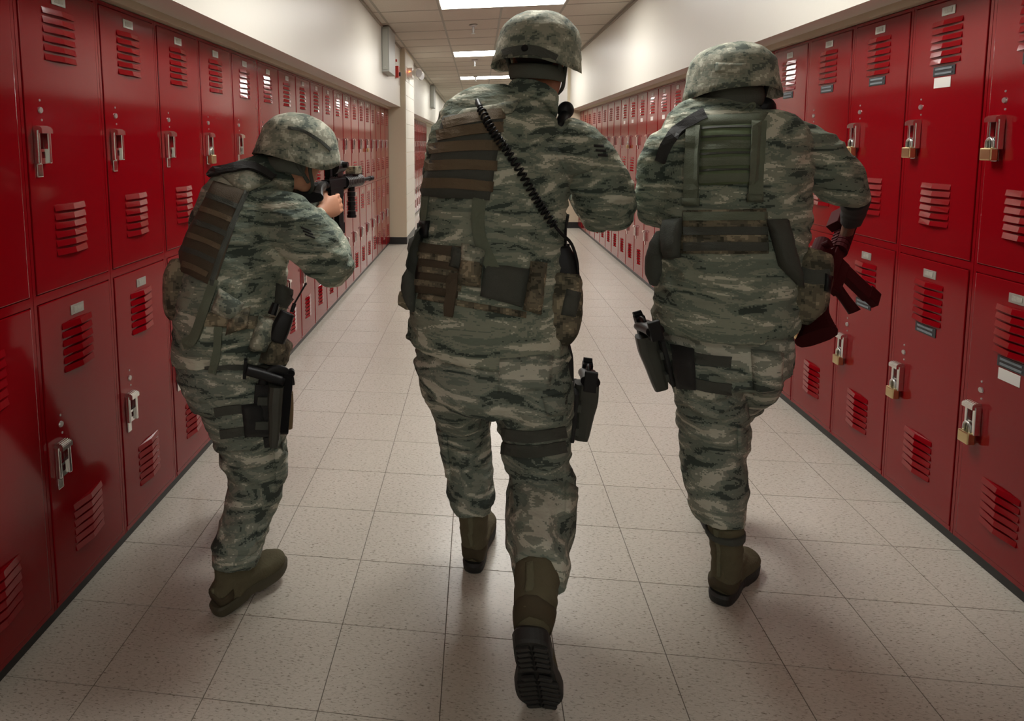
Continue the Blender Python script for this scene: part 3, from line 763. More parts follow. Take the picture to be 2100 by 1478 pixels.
def coil(bm, line, R, r, turns, n=14):
    P = cr([tuple(p) for p in line], 12); N_ = turns*n; pts = []
    L = len(P)-1
    for i in range(N_+1):
        s = i/N_*L; k = min(int(s), L-1); f = s-k
        p = V(P[k]).lerp(V(P[k+1]), f); t = (V(P[k+1])-V(P[k])).normalized()
        a = t.cross(V((0, -1, .2))).normalized(); b = t.cross(a)
        th = 2*math.pi*i/n; e = min(1, i/n, (N_-i)/n)
        pts.append(tuple(p+(a*math.cos(th)+b*math.sin(th))*R*e)+(r, r))
    tubew(bm, pts, seg=6, sub=1, ref=V((.2, .4, .9)))
def limb_core(bm, pts, k=.72, seg=12):
    """the body under the clothes: the same path, slimmer"""
    tube(bm, [(x, y, Y, w*k, d*k) for x, y, Y, w, d in pts], seg=seg, sub=2)
def chevrons(par, T, Yd, x, y, dx, dy, w, slope, n=3):
    for k in range(n):
        X, Y_ = x+dx*k, y+dy*k
        patch('rank_stripe', [(X, Y_), (X+w, Y_+slope), (X+w, Y_+slope+dy*.55), (X, Y_+dy*.55)], T, Yd, .003, BLACKC, par, 4, 1)
# ------------------------------------------------------------------ middle soldier
def middle():
    base = V((.06, 1.95, 0))
    pe = thing('person', 'person in camouflage uniform and helmet striding away in the middle, back to the camera', 'person', base, 'soldiers walking down the corridor')
    torso = [(998, 714, 1.965, 168, .182), (999, 700, 1.965, 166, .178), (1001, 640, 1.97, 160, .155), (1000, 580, 1.985, 156, .145), (1008, 500, 2.01, 150, .14), (1012, 420, 2.04, 148, .14), (1018, 340, 2.07, 148, .145), (1030, 295, 2.10, 146, .14), (1048, 258, 2.12, 132, .12), (1066, 228, 2.14, 98, .09), (1080, 205, 2.15, 62, .078)]
    rarm = [(1140, 290, 2.10, 55, .075), (1180, 312, 2.11, 62, .075), (1215, 355, 2.12, 62, .072), (1240, 405, 2.13, 61, .07), (1246, 432, 2.17, 55, .062), (1235, 430, 2.26, 48, .055), (1205, 400, 2.40, 38, .046), (1180, 370, 2.50, 28, .036)]
    larm = [(930, 290, 2.12, 50, .07), (918, 320, 2.18, 46, .068), (925, 370, 2.28, 42, .06), (960, 400, 2.40, 38, .05), (1020, 380, 2.52, 30, .042), (1060, 350, 2.62, 24, .034)]
    seat = [(1003, 640, 1.98, 142, .13), (1003, 720, 1.96, 150, .148), (1010, 780, 1.94, 146, .17), (1012, 822, 1.94, 112, .14)]
    rleg = [(1085, 740, 1.95, 78, .14), (1094, 810, 1.92, 80, .145), (1096, 870, 1.92, 73, .118), (1100, 925, 1.92, 70, .098), (1108, 962, 1.92, 66, .088), (1112, 1000, 1.89, 70, .085), (1109, 1060, 1.80, 70, .082), (1103, 1110, 1.72, 66, .078), (1106, 1148, 1.66, 61, .076), (1107, 1170, 1.615, 58, .072), (1106, 1182, 1.59, 50, .064)]
    lleg = [(925, 735, 1.98, 76, .15), (930, 790, 2.01, 66, .135), (946, 845, 2.07, 56, .112), (954, 900, 2.12, 53, .10), (961, 950, 2.12, 49, .094), (965, 988, 2.10, 48, .09), (966, 1012, 2.085, 50, .09), (966, 1034, 2.07, 42, .074), (966, 1048, 2.065, 40, .070)]
    Mh = frame(at(1108, 118, 2.19), (.42, .9, -.12), (.08, .0, 1))
    # body under the clothes
    bm = bmesh.new()
    limb_core(bm, torso[:-1], .74); limb_core(bm, rarm, .66); limb_core(bm, larm, .66); limb_core(bm, seat, .8); limb_core(bm, rleg[:-2], .62); limb_core(bm, lleg[:-2], .66)
    tube(bm, [(1070, 235, 2.13, 60, .07), (1092, 200, 2.155, 47, .062), (1104, 165, 2.18, 46, .062), (1108, 130, 2.185, 44, .06)], seg=14)
    head_into(bm, Mh)
    for q, f in (((1180, 370, 2.50), (-.5, .75, .3)), ((1060, 350, 2.62), (.1, .95, .25))):
        hand_into(bm, frame(at(*q), f, (.4, .1, 1)), 1.0, mirror=1)
    for q, w in (((1104, 1190, 1.60), 1), ((966, 1060, 2.07), 1)):
        p = at(*q); cyl(bm, p+V((0, 0, .04)), p+V((0, 0, -.05)), .030, .026)
    mk('body', remesh(bm, .0055, 2), SKIND, pe, True)
    head_parts(pe, Mh)
    # uniform
    jt = [(at(1190, 400, 2.1), .16, 1.4), (at(1000, 690, 1.95), .14, .8), (at(1120, 330, 2.05), .14, .5)]
    bm = bmesh.new(); tube(bm, torso, seg=32); tube(bm, rarm, seg=24); tube(bm, larm, seg=24)
    jacket = mk('jacket', remesh(bm, .0075, 3, folds(.0115, 8, 20, 1, jt)), ABU, pe, True)
    kt = [(at(1105, 950, 1.9), .14, 1.3), (at(955, 870, 2.05), .16, 1.3), (at(1000, 850, 1.9), .16, 1.2), (at(966, 1015, 2.05), .08, 1.2), (at(1105, 1145, 1.6), .09, 1.2)]
    bm = bmesh.new(); tube(bm, seat, seg=32); tube(bm, rleg, seg=24); tube(bm, lleg, seg=24)
    trousers = mk('trousers', remesh(bm, .0075, 3, folds(.0115, 8, 20, 2, kt)), ABU2, pe, True)
    bm = bmesh.new()
    cc = at(1086, 206, 2.15)
    tube(bm, [(1082, 222, 2.14, 62, .085), (1090, 200, 2.155, 56, .078), (1096, 184, 2.165, 52, .072)], seg=24)
    mk('collar', remesh(bm, .006, 2, folds(.003, 9, 9, 3)), ABU, pe, True)
    # boots
    heel = V((-.015, 2.062, 0)); boot(pe, frame(heel+V((0, .03, 0)), (.16, .98, 0), (0, 0, 1)), [((0, .012, .11), (.044, .055)), ((0, -.002, .17), (.047, .058)), ((0, -.002, .275), (.053, .062))], sole=SOLE)
    toe = V((.160, 1.556, .006)); hl = at(1088, 1318, 1.43)
    f = (toe-hl).normalized(); M = frame(toe-f*.268, f, (0, .9, .5)) @ Matrix.Diagonal((1.24, 1.02, 1.1, 1)); Mi = M.inverted()
    sh = [(Mi @ at(1096, 1252, 1.515), (.050, .055)), (Mi @ at(1099, 1210, 1.56), (.053, .056)), (Mi @ at(1101, 1172, 1.61), (.059, .060))]
    boot(pe, M, [(tuple(p), r) for p, r in sh], lugs=True, L=.285)
    bt = BASE[pe.name]
    # helmet
    Mm = frame(at(1102, 118, 2.185), (.40, .9, -.10), (.10, .0, 1))
    he = helmet(pe, Mm, UCP, (.134, .150), .142, seed=4)
    T = bvh(he)
    strap('helmet_band', [(1032, 112), (1062, 104), (1100, 104), (1140, 122)], 20, T, 2.1, .004, SLATE, he)
    b = bmesh.new(); p, n = cast(T, 1077, 100, 2.1); cyl(b, p, p+n*.008, .010); mk('helmet_eyelet', b, BLACK, he)
    hd = frame(at(1108, 118, 2.19), (.42, .9, -.12), (.08, .0, 1))
    b = bmesh.new(); tubew(b, [tuple(hd @ V(q))+(.006, .024) for q in ((-.082, .0, -.052), (-.070, -.060, -.056), (-.030, -.092, -.060), (.02, -.095, -.062), (.066, -.068, -.060), (.082, -.005, -.055))], seg=10, sub=4, ref=V((0, 0, 1))); mk('nape_pad', b, PAD, he, True)
    for s in (-1, 1):
        b = bmesh.new(); cord(b, [hd @ V(q) for q in ((s*.096, -.03, -.01), (s*.086, .0, -.055), (s*.066, .045, -.095), (s*.02, .07, -.118), (0, .07, -.12))], .006); mk('chin_strap', b, SLATE, he, True)
        b = bmesh.new(); cord(b, [hd @ V(q) for q in ((s*.088, -.07, .0), (s*.082, -.04, -.04), (s*.078, .0, -.06))], .006); mk('chin_strap', b, SLATE, he, True)
    # vest: carrier on the left of the back
    T = bvh(jacket, trousers)
    ve = patch('carrier_vest', [(912, 240), (1036, 222), (1004, 410), (862, 402)], T, 2.0, .018, SLATE, pe, 14, 14, bulge=.012)
    T2 = bvh(jacket, trousers, ve)
    for a, c_ in (((908, 254), (1036, 232)), ((896, 278), (1032, 260)), ((880, 305), (1028, 298)), ((872, 340), (1020, 340)), ((866, 375), (1012, 383))):
        strap('webbing_strap', [a, ((a[0]+c_[0])/2, (a[1]+c_[1])/2-3), c_], 21, T2, 2.0, .004, BROWN, ve, n=12)
    patch('shoulder_yoke', [(950, 226), (1066, 208), (1050, 232), (930, 244)], T, 2.05, .016, UCP, ve, 8, 4)
    strap('side_strap', [(872, 395), (868, 430), (862, 470)], 20, T, 2.0, .007, GREEN, ve, n=8)
    strap('back_strap', [(985, 400), (980, 450), (985, 490), (1005, 540), (1018, 560)], 27, T, 2.0, .008, GREEN, ve, n=14, lift=.004)
    patch('strap_buckle', [(860, 452), (882, 452), (878, 488), (858, 488)], T, 2.0, .018, BLACK, ve, 3, 4)
    # belt
    be = patch('molle_belt', [(858, 498), (950, 506), (938, 612), (838, 596)], T, 1.9, .018, DKBROWN, pe, 8, 8)
    T2 = bvh(jacket, trousers, be)
    for y in (522, 550, 578): strap('webbing_strap', [(850, y), (900, y+6), (946, y+14)], 12, T2, 1.9, .004, UCPD, be, n=8)
    patch('waist_panel', [(992, 540), (1092, 552), (1070, 630), (985, 606)], T, 1.9, .016, SLATE, be, 8, 6)
    patch('pouch', [(950, 505), (992, 520), (985, 590), (935, 582)], T, 1.9, .02, UCPD, be, 8, 8, bulge=.018)
    patch('pouch_flap', [(950, 500), (996, 515), (990, 545), (945, 540)], T, 1.9, .042, UCP, be, 6, 5)
    patch('pouch_buckle', [(930, 505), (955, 510), (945, 552), (922, 545)], T, 1.9, .03, SLATE, be, 4, 5)
    patch('slim_pouch', [(1088, 535), (1120, 540), (1108, 645), (1072, 635)], T, 1.9, .02, UCPD, be, 6, 8, bulge=.02)
    strap('hanging_strap', [(935, 560), (928, 600), (922, 650)], 20, T, 1.9, .010, DKBROWN, be, n=8, lift=.02)
    patch('side_pouch', [(842, 455), (866, 462), (850, 640), (822, 610)], T, 1.95, .03, SLATE, be, 6, 10, bulge=.018)
    patch('round_pouch', [(822, 590), (848, 596), (846, 636), (822, 632)], T, 1.95, .03, UCPD, be, 5, 5, bulge=.02)
    patch('belt_band', [(860, 600), (1080, 640), (1078, 652), (856, 612)], T, 1.9, .008, UCPD, be, 14, 2)
    # radio pouch at the right hip, radio and coiled cord
    bm = bmesh.new()
    tube(bm, [(1158, 560, 1.95, 30, .04), (1155, 590, 1.94, 40, .05), (1148, 640, 1.92, 44, .052), (1142, 680, 1.91, 40, .048), (1138, 700, 1.91, 28, .034)], seg=20, sq=3)
    rp = mk('radio_pouch', remesh(bm, .006, 2, folds(.005, 14, 22, 8)), UCPD, pe, True)
    T3 = bvh(rp); patch('pouch_band', [(1162, 592), (1192, 600), (1180, 650), (1150, 645)], T3, 1.9, .004, SLATE, rp, 4, 4)
    ra = thing('radio', 'black radio with a coiled cord in the hip pouch of the middle soldier', 'radio', at(1158, 570, 1.95))
    bm = bmesh.new(); tube(bm, [(1150, 505, 1.97, 18, .022), (1152, 530, 1.965, 27, .03), (1158, 565, 1.96, 30, .034), (1160, 598, 1.95, 28, .03)], seg=16, sq=3.5); mk('radio_body', remesh(bm, .005, 1), BLACK, ra, True)
    for x, y in ((1146, 503), (1162, 508)):
        b = bmesh.new(); cyl(b, at(x, y+6, 1.965), at(x, y-8, 1.97), .009); mk('radio_knob', b, BLACK, ra)
    b = bmesh.new()
    Tj = bvh(jacket, ve)
    def onj(x, y, l=.016):
        p, n = cast(Tj, x, y, 2.0); return p+(CAM-p).normalized()*l
    line = [onj(*q) for q in ((985, 222), (1000, 250), (1018, 280), (1042, 312), (1070, 356), (1095, 400), (1115, 432))]+[at(1140, 466, 1.90)]
    line_ = [at(978, 196, 2.02), at(990, 232, 1.985), at(1012, 268, 1.945), at(1040, 305, 1.905), at(1070, 352, 1.885), at(1095, 400, 1.88), at(1115, 432, 1.88), at(1136, 462, 1.885)]
    coil(b, [tuple(p) for p in line], .0105, .0036, 30); mk('coiled_cord', b, BLACK, ra, True)
    b = bmesh.new(); cord(b, [at(1140, 466, 1.90), at(1152, 480, 1.905), at(1172, 500, 1.92), at(1184, 540, 1.93), at(1184, 580, 1.94)], .0045); mk('plain_cord', b, BLACK, ra, True)
    b = bmesh.new(); cord(b, [at(1165, 440, 1.95), at(1160, 470, 1.93), at(1160, 500, 1.95)], .004); mk('antenna_lead', b, BLACK, ra, True)
    b = bmesh.new(); cord(b, [at(990, 205, 2.10), at(981, 197, 2.07), at(979, 207, 2.03), onj(985, 222)], .009); mk('cord_collar', b, BLACK, ra, True)
    b = bmesh.new(); cord(b, [at(1042, 250, 2.02), at(1058, 234, 2.05), at(1100, 224, 2.08), at(1130, 222, 2.11)], .004); mk('earpiece_lead', b, GREEN, ra, True)
    b = bmesh.new(); ell(b, Matrix.Translation(at(1160, 226, 2.15)), .026, .02, .028); cyl(b, at(1160, 230, 2.15), at(1140, 275, 2.10), .018, .016); mk('hand_microphone', b, BLACK, ra, True)
    # trousers details
    T = bvh(trousers, jacket)
    patch('back_pocket', [(1025, 735), (1135, 728), (1128, 800), (1020, 805)], T, 1.85, .004, ABU2, trousers, 8, 6)
    patch('cargo_pocket', [(1112, 815), (1160, 805), (1162, 850), (1122, 852)], T, 1.85, .012, ABU2, trousers, 6, 5)
    patch('calf_pocket', [(1160, 985), (1184, 1000), (1176, 1060), (1158, 1050)], T, 1.9, .012, ABU2, trousers, 4, 6)
    patch('calf_pocket', [(898, 880), (916, 890), (925, 985), (912, 975)], T, 2.1, .012, ABU2, trousers, 4, 6)
    for y in (885, 915): strap('thigh_strap', [(1030, y+4), (1090, y+10), (1160, y)], 24, T, 1.85, .006, SLATE, trousers, n=10)
    # holster
    M = frame(at(1194, 792, 1.93), (.1, .9, .1), at(1198, 760, 1.93)-at(1184, 910, 1.93)); M = M @ Matrix.Rotation(0, 4, 'Z')
    holster(pe, M)
    b = bmesh.new(); cord(b, [at(1160, 700, 1.95), at(1168, 730, 1.93), at(1170, 780, 1.92)], .010); mk('holster_hanger', b, BLACKC, pe, True)
    Mp = M @ Matrix.Translation((.012, -.005, -.01)) @ Matrix(((1, 0, 0, 0), (0, 0, -1, 0), (0, -1, 0, 0), (0, 0, 0, 1)))
    Mp = frame(M @ V((.012, .0, -.005)), -(M.to_3x3() @ V((0, 0, 1))), M.to_3x3() @ V((0, 1, 0))) @ Matrix.Diagonal((1.25, 1.1, 1.15, 1))
    pistol(Mp, 'black pistol in the thigh holster of the middle soldier')
    T = bvh(jacket)
    chevrons(pe, T, 2.1, 1218, 296, 4, 9.5, 20, 1)
    patch('sleeve_pocket', [(1140, 310), (1200, 300), (1225, 345), (1165, 365)], T, 2.05, .004, ABU, jacket, 6, 6)
    rifle(frame(at(1150, 300, 2.62), (.02, 1, -.03), (0, 0, 1)), 'black rifle held in front of the middle soldier, mostly hidden by the body')
middle()
# ------------------------------------------------------------------ right soldier
def right():
    base = V((.76, 2.05, 0))
    pe = thing('person', 'person in camouflage uniform with green harness straps walking away on the right', 'person', base, 'soldiers walking down the corridor')
    torso = [(1483, 662, 2.06, 136, .162), (1483, 650, 2.06, 136, .16), (1485, 600, 2.07, 133, .148), (1490, 540, 2.08, 133, .14), (1500, 480, 2.10, 138, .14), (1500, 400, 2.12, 140, .14), (1498, 330, 2.14, 142, .135), (1492, 282, 2.16, 138, .125), (1490, 250, 2.18, 116, .105), (1495, 234, 2.19, 74, .082), (1498, 222, 2.2, 52, .07)]
    larm = [(1388, 288, 2.16, 42, .068), (1358, 315, 2.17, 42, .066), (1340, 365, 2.19, 35, .064), (1337, 415, 2.22, 31, .058), (1345, 440, 2.27, 28, .052), (1375, 435, 2.38, 26, .045), (1420, 415, 2.5, 22, .038)]
    rarm = [(1598, 290, 2.16, 52, .075), (1645, 318, 2.15, 64, .075), (1692, 348, 2.14, 60, .07), (1732, 382, 2.14, 44, .064), (1752, 400, 2.17, 26, .05), (1752, 428, 2.22, 20, .04), (1744, 455, 2.27, 17, .034)]
    seat = [(1490, 640, 2.08, 118, .13), (1490, 700, 2.06, 121, .135), (1490, 745, 2.06, 118, .15), (1492, 780, 2.06, 92, .12)]
    lleg = [(1432, 710, 2.06, 66, .12), (1445, 780, 2.06, 62, .118), (1460, 840, 2.08, 67, .11), (1463, 900, 2.10, 66, .104), (1463, 950, 2.08, 62, .10), (1470, 1000, 2.05, 59, .094), (1476, 1045, 2.02, 55, .09), (1480, 1072, 2.01, 42, .074)]
    rleg = [(1548, 710, 2.08, 62, .125), (1556, 760, 2.12, 47, .115), (1552, 785, 2.22, 38, .10), (1530, 815, 2.36, 38, .09), (1495, 850, 2.46, 38, .085), (1462, 920, 2.46, 34, .08), (1452, 985, 2.44, 28, .066)]
    Mh = frame(at(1497, 180, 2.225), (.05, 1, -.10), (0, 0, 1))
    bm = bmesh.new()
    limb_core(bm, torso[:-1], .74); limb_core(bm, rarm, .66); limb_core(bm, larm, .66); limb_core(bm, seat, .8); limb_core(bm, rleg, .68); limb_core(bm, lleg, .70)
    tube(bm, [(1495, 235, 2.18, 58, .07), (1496, 210, 2.2, 47, .062), (1497, 185, 2.22, 46, .062)], seg=14)
    head_into(bm, Mh)
    Mhand = frame(at(1744, 452, 2.27), at(1732, 492, 2.285)-at(1744, 452, 2.27), (.6, -.6, .3))
    hand_into(bm, Mhand, .9, mirror=-1)
    hand_into(bm, frame(at(1420, 415, 2.5), (.8, .4, .2), (.2, .1, 1)), 1.0)
    for q in ((1480, 1080, 2.01), (1452, 990, 2.44)):
        p = at(*q); cyl(bm, p+V((0, 0, .04)), p+V((0, 0, -.06)), .030, .026)
    mk('body', remesh(bm, .0055, 2), mat('skin_dark', lin(92, 62, 48), .5, bump=.08, bscale=260), pe, True)
    head_parts(pe, Mh)
    jt = [(at(1650, 350, 2.1), .16, 1.2), (at(1400, 570, 2.0), .13, 1.3), (at(1340, 430, 2.2), .12, 1.2)]
    bm = bmesh.new(); tube(bm, torso, seg=32); tube(bm, rarm[:-2], seg=24); tube(bm, larm, seg=24)
    jacket = mk('jacket', remesh(bm, .0075, 3, folds(.0115, 8, 20, 11, jt)), ABU, pe, True)
    bm = bmesh.new(); tube(bm, [(1752, 402, 2.17, 29, .052), (1752, 428, 2.22, 23, .043), (1745, 452, 2.265, 20, .038)], seg=18); mk('cuff', remesh(bm, .006, 2, folds(.003, 10, 24, 3)), BLACKC, jacket, True)
    kt = [(at(1460, 860, 2.05), .16, 1.4), (at(1500, 740, 2.0), .14, 1.0), (at(1478, 1050, 2.0), .09, 1.2)]
    bm = bmesh.new(); tube(bm, seat, seg=32); tube(bm, rleg, seg=24); tube(bm, lleg, seg=24)
    trousers = mk('trousers', remesh(bm, .0075, 3, folds(.0115, 8, 20, 12, kt)), ABU2, pe, True)
    bm = bmesh.new(); tube(bm, [(1494, 238, 2.185, 60, .082), (1497, 224, 2.195, 54, .076)], seg=24); mk('collar', remesh(bm, .006, 2), ABU, pe, True)
    # boots
    M = frame(V((.745, 2.03, 0)), (.62, .78, 0), (0, 0, 1)); Mi = M.inverted()
    boot(pe, M, [(tuple(Mi @ at(1490, 1165, 2.025)), (.042, .050)), (tuple(Mi @ at(1490, 1130, 2.02)), (.044, .052)), (tuple(Mi @ at(1488, 1064, 2.01)), (.052, .060))], L=.265, sole=SOLE)
    b = bmesh.new(); tube(b, [(1487, 1098, 2.01, 37, .062), (1487, 1084, 2.01, 38, .064)], seg=20); mk('blousing_band', remesh(b, .005, 1, folds(.003, 10, 30, 2)), SLATE, pe, True)
    p = at(1448, 1030, 2.5); boot(pe, frame(V((p.x, 2.42, 0.0)), (.12, 1, 0), (0, 0, 1)), [((0, .012, .11), (.042, .050)), ((0, .0, .18), (.045, .055))])
    # helmet
    Mm = frame(at(1499, 172, 2.22), (.03, 1, -.08), (-.02, 0, 1))
    he = helmet(pe, Mm, UCP, (.131, .148), .124, seed=9, droop=.05)
    T = bvh(he)
    patch('cover_patch', [(1468, 128), (1530, 130), (1528, 152), (1466, 148)], T, 2.1, .003, UCP, he, 6, 4)
    hd = Mh
    b = bmesh.new(); tubew(b, [tuple(hd @ V(q))+(.007, .030) for q in ((-.084, .0, -.036), (-.072, -.062, -.038), (-.035, -.098, -.040), (.035, -.098, -.040), (.072, -.062, -.038), (.084, .0, -.036))], seg=10, sub=4, ref=V((0, 0, 1))); mk('nape_pad', b, PAD, he, True)
    for s in (-1, 1):
        b = bmesh.new(); cord(b, [hd @ V(q) for q in ((s*.098, -.02, .0), (s*.090, .0, -.05), (s*.066, .045, -.095), (0, .07, -.12))], .007); mk('chin_strap', b, BLACKC, he, True)
    b = bmesh.new(); ell(b, Matrix.Translation(at(1567, 222, 2.17)), .034, .024, .034); cyl(b, at(1567, 225, 2.17), at(1566, 290, 2.12), .022, .016)
    mi = tag(mk('shoulder_microphone', b, BLACK, None, True, base=at(1566, 240, 2.19)), 'black microphone by the neck of the soldier on the right', 'microphone')
    # harness
    T = bvh(jacket, trousers)
    ve = patch('harness_panel', [(1434, 258), (1556, 252), (1550, 376), (1434, 380)], T, 2.0, .014, GREEN2, pe, 10, 12, bulge=.006)
    T2 = bvh(jacket, trousers, ve)
    for y in (298, 332, 366): strap('webbing_strap', [(1434, y+1), (1494, y-2), (1552, y-2)], 17, T2, 2.0, .004, GREEN, ve, n=10)
    for y in (262, 280, 315, 349): strap('panel_edge', [(1436, y+1), (1494, y-2), (1552, y-2)], 4, T2, 2.0, .004, SLATE, ve, n=10)
    for xa in ((1420, 258, 1418, 412), (1552, 250, 1548, 404)):
        strap('shoulder_strap', [(xa[0]+4, xa[1]), (xa[0], (xa[1]+xa[3])/2), (xa[2], xa[3])], 29, T2, 2.0, .010, GREEN, ve, n=16, lift=.004)
        patch('strap_buckle', [(xa[2]-17, xa[3]-6), (xa[2]+17, xa[3]-6), (xa[2]+17, xa[3]+10), (xa[2]-17, xa[3]+10)], T2, 2.0, .024, GREEN, ve, 4, 3)
    patch('yoke', [(1400, 240), (1575, 232), (1560, 256), (1420, 262)], T, 2.05, .014, GREEN, ve, 10, 3)
    b = bmesh.new(); cord(b, [at(1515, 232, 2.08), at(1540, 212, 2.06), at(1548, 218, 2.06), at(1530, 236, 2.07)], .004); mk('drag_loop', b, GREEN, ve, True)
    be = patch('cummerbund', [(1402, 432), (1570, 428), (1576, 520), (1396, 520)], T, 2.0, .016, UCPD, pe, 14, 8)
    T2 = bvh(jacket, trousers, be)
    for y in (444, 474, 506): strap('webbing_strap', [(1402, y), (1490, y-1), (1574, y-1)], 17, T2, 2.0, .005, GREEN if y == 444 else SLATE, be, n=14)
    patch('side_pouch', [(1362, 450), (1402, 446), (1396, 528), (1362, 532)], T, 2.05, .026, SLATE, be, 6, 8, bulge=.012)
    patch('side_pouch', [(1570, 450), (1614, 448), (1640, 590), (1596, 545)], T, 2.05, .030, SLATE, be, 8, 10, bulge=.016)
    bm = bmesh.new(); tube(bm, [(1362, 478, 2.12, 16, .03), (1352, 510, 2.11, 22, .036), (1345, 550, 2.11, 22, .036), (1346, 584, 2.11, 15, .028)], seg=16); mk('hip_pouch', remesh(bm, .006, 2, folds(.004, 14, 24, 2)), SLATE, be, True)
    bm = bmesh.new(); tube(bm, [(1676, 520, 2.02, 28, .045), (1668, 545, 2.01, 36, .055), (1658, 600, 2.0, 38, .058), (1650, 640, 2.0, 34, .05), (1645, 660, 2.0, 22, .036)], seg=20, sq=2.6)
    dp = mk('canteen_pouch', remesh(bm, .006, 2, folds(.005, 12, 22, 7)), UCPD, be, True)
    T3 = bvh(dp); strap('pouch_band', [(1636, 560), (1668, 568), (1702, 566)], 30, T3, 1.95, .004, SLATE, dp, n=8)
    patch('pouch_clip', [(1692, 560), (1706, 566), (1700, 600), (1690, 596)], T3, 1.98, .012, BLACK, dp, 3, 3)
    b = bmesh.new(); strap('sling', [(1448, 236), (1405, 258), (1372, 290), (1352, 332)], 20, T, 2.1, .012, BLACKC, pe, n=14, lift=.004)
    # trousers details
    T = bvh(trousers, jacket)
    patch('cargo_pocket', [(1540, 715), (1606, 722), (1602, 800), (1545, 808)], T, 2.05, .012, ABU2, trousers, 6, 6, bulge=.016)
    patch('calf_pocket', [(1512, 870), (1532, 880), (1530, 930), (1512, 925)], T, 2.1, .01, ABU2, trousers, 4, 5)
    for a in ([(1405, 728), (1450, 738), (1500, 742)], [(1410, 780), (1450, 792), (1500, 798)]): strap('thigh_strap', a, 22, T, 2.0, .006, SLATE, trousers, n=10)
    M = frame(at(1336, 690, 2.05), (-.1, .9, .1), at(1322, 650, 2.05)-at(1366, 800, 2.05)) @ Matrix.Rotation(math.pi, 4, 'Z')
    h = holster(pe, M)
    patch('holster_platform', [(1378, 705), (1424, 715), (1428, 798), (1392, 796)], T, 2.0, .022, BLACKC, h, 5, 6)
    Mp = frame(M @ V((.012, .0, -.005)), -(M.to_3x3() @ V((0, 0, 1))), -(M.to_3x3() @ V((0, 1, 0)))) @ Matrix.Diagonal((1.25, 1.1, 1.15, 1))
    pistol(Mp, 'black pistol in the thigh holster of the soldier on the right')
    # red training rifle carried muzzle up at his right side
    bt, hg = at(1664, 684, 1.93), at(1736, 486, 2.30); f = (hg-bt).normalized()
    rifle(frame(bt+f*.31, f, at(1690, 625, 2.0)-at(1765, 690, 2.0)) @ Matrix.Diagonal((.95, .95, .85, 1)), 'dark red training rifle hanging at the side of the soldier on the right', REDGUN, REDGUN, optic=True, grip=False)
right()
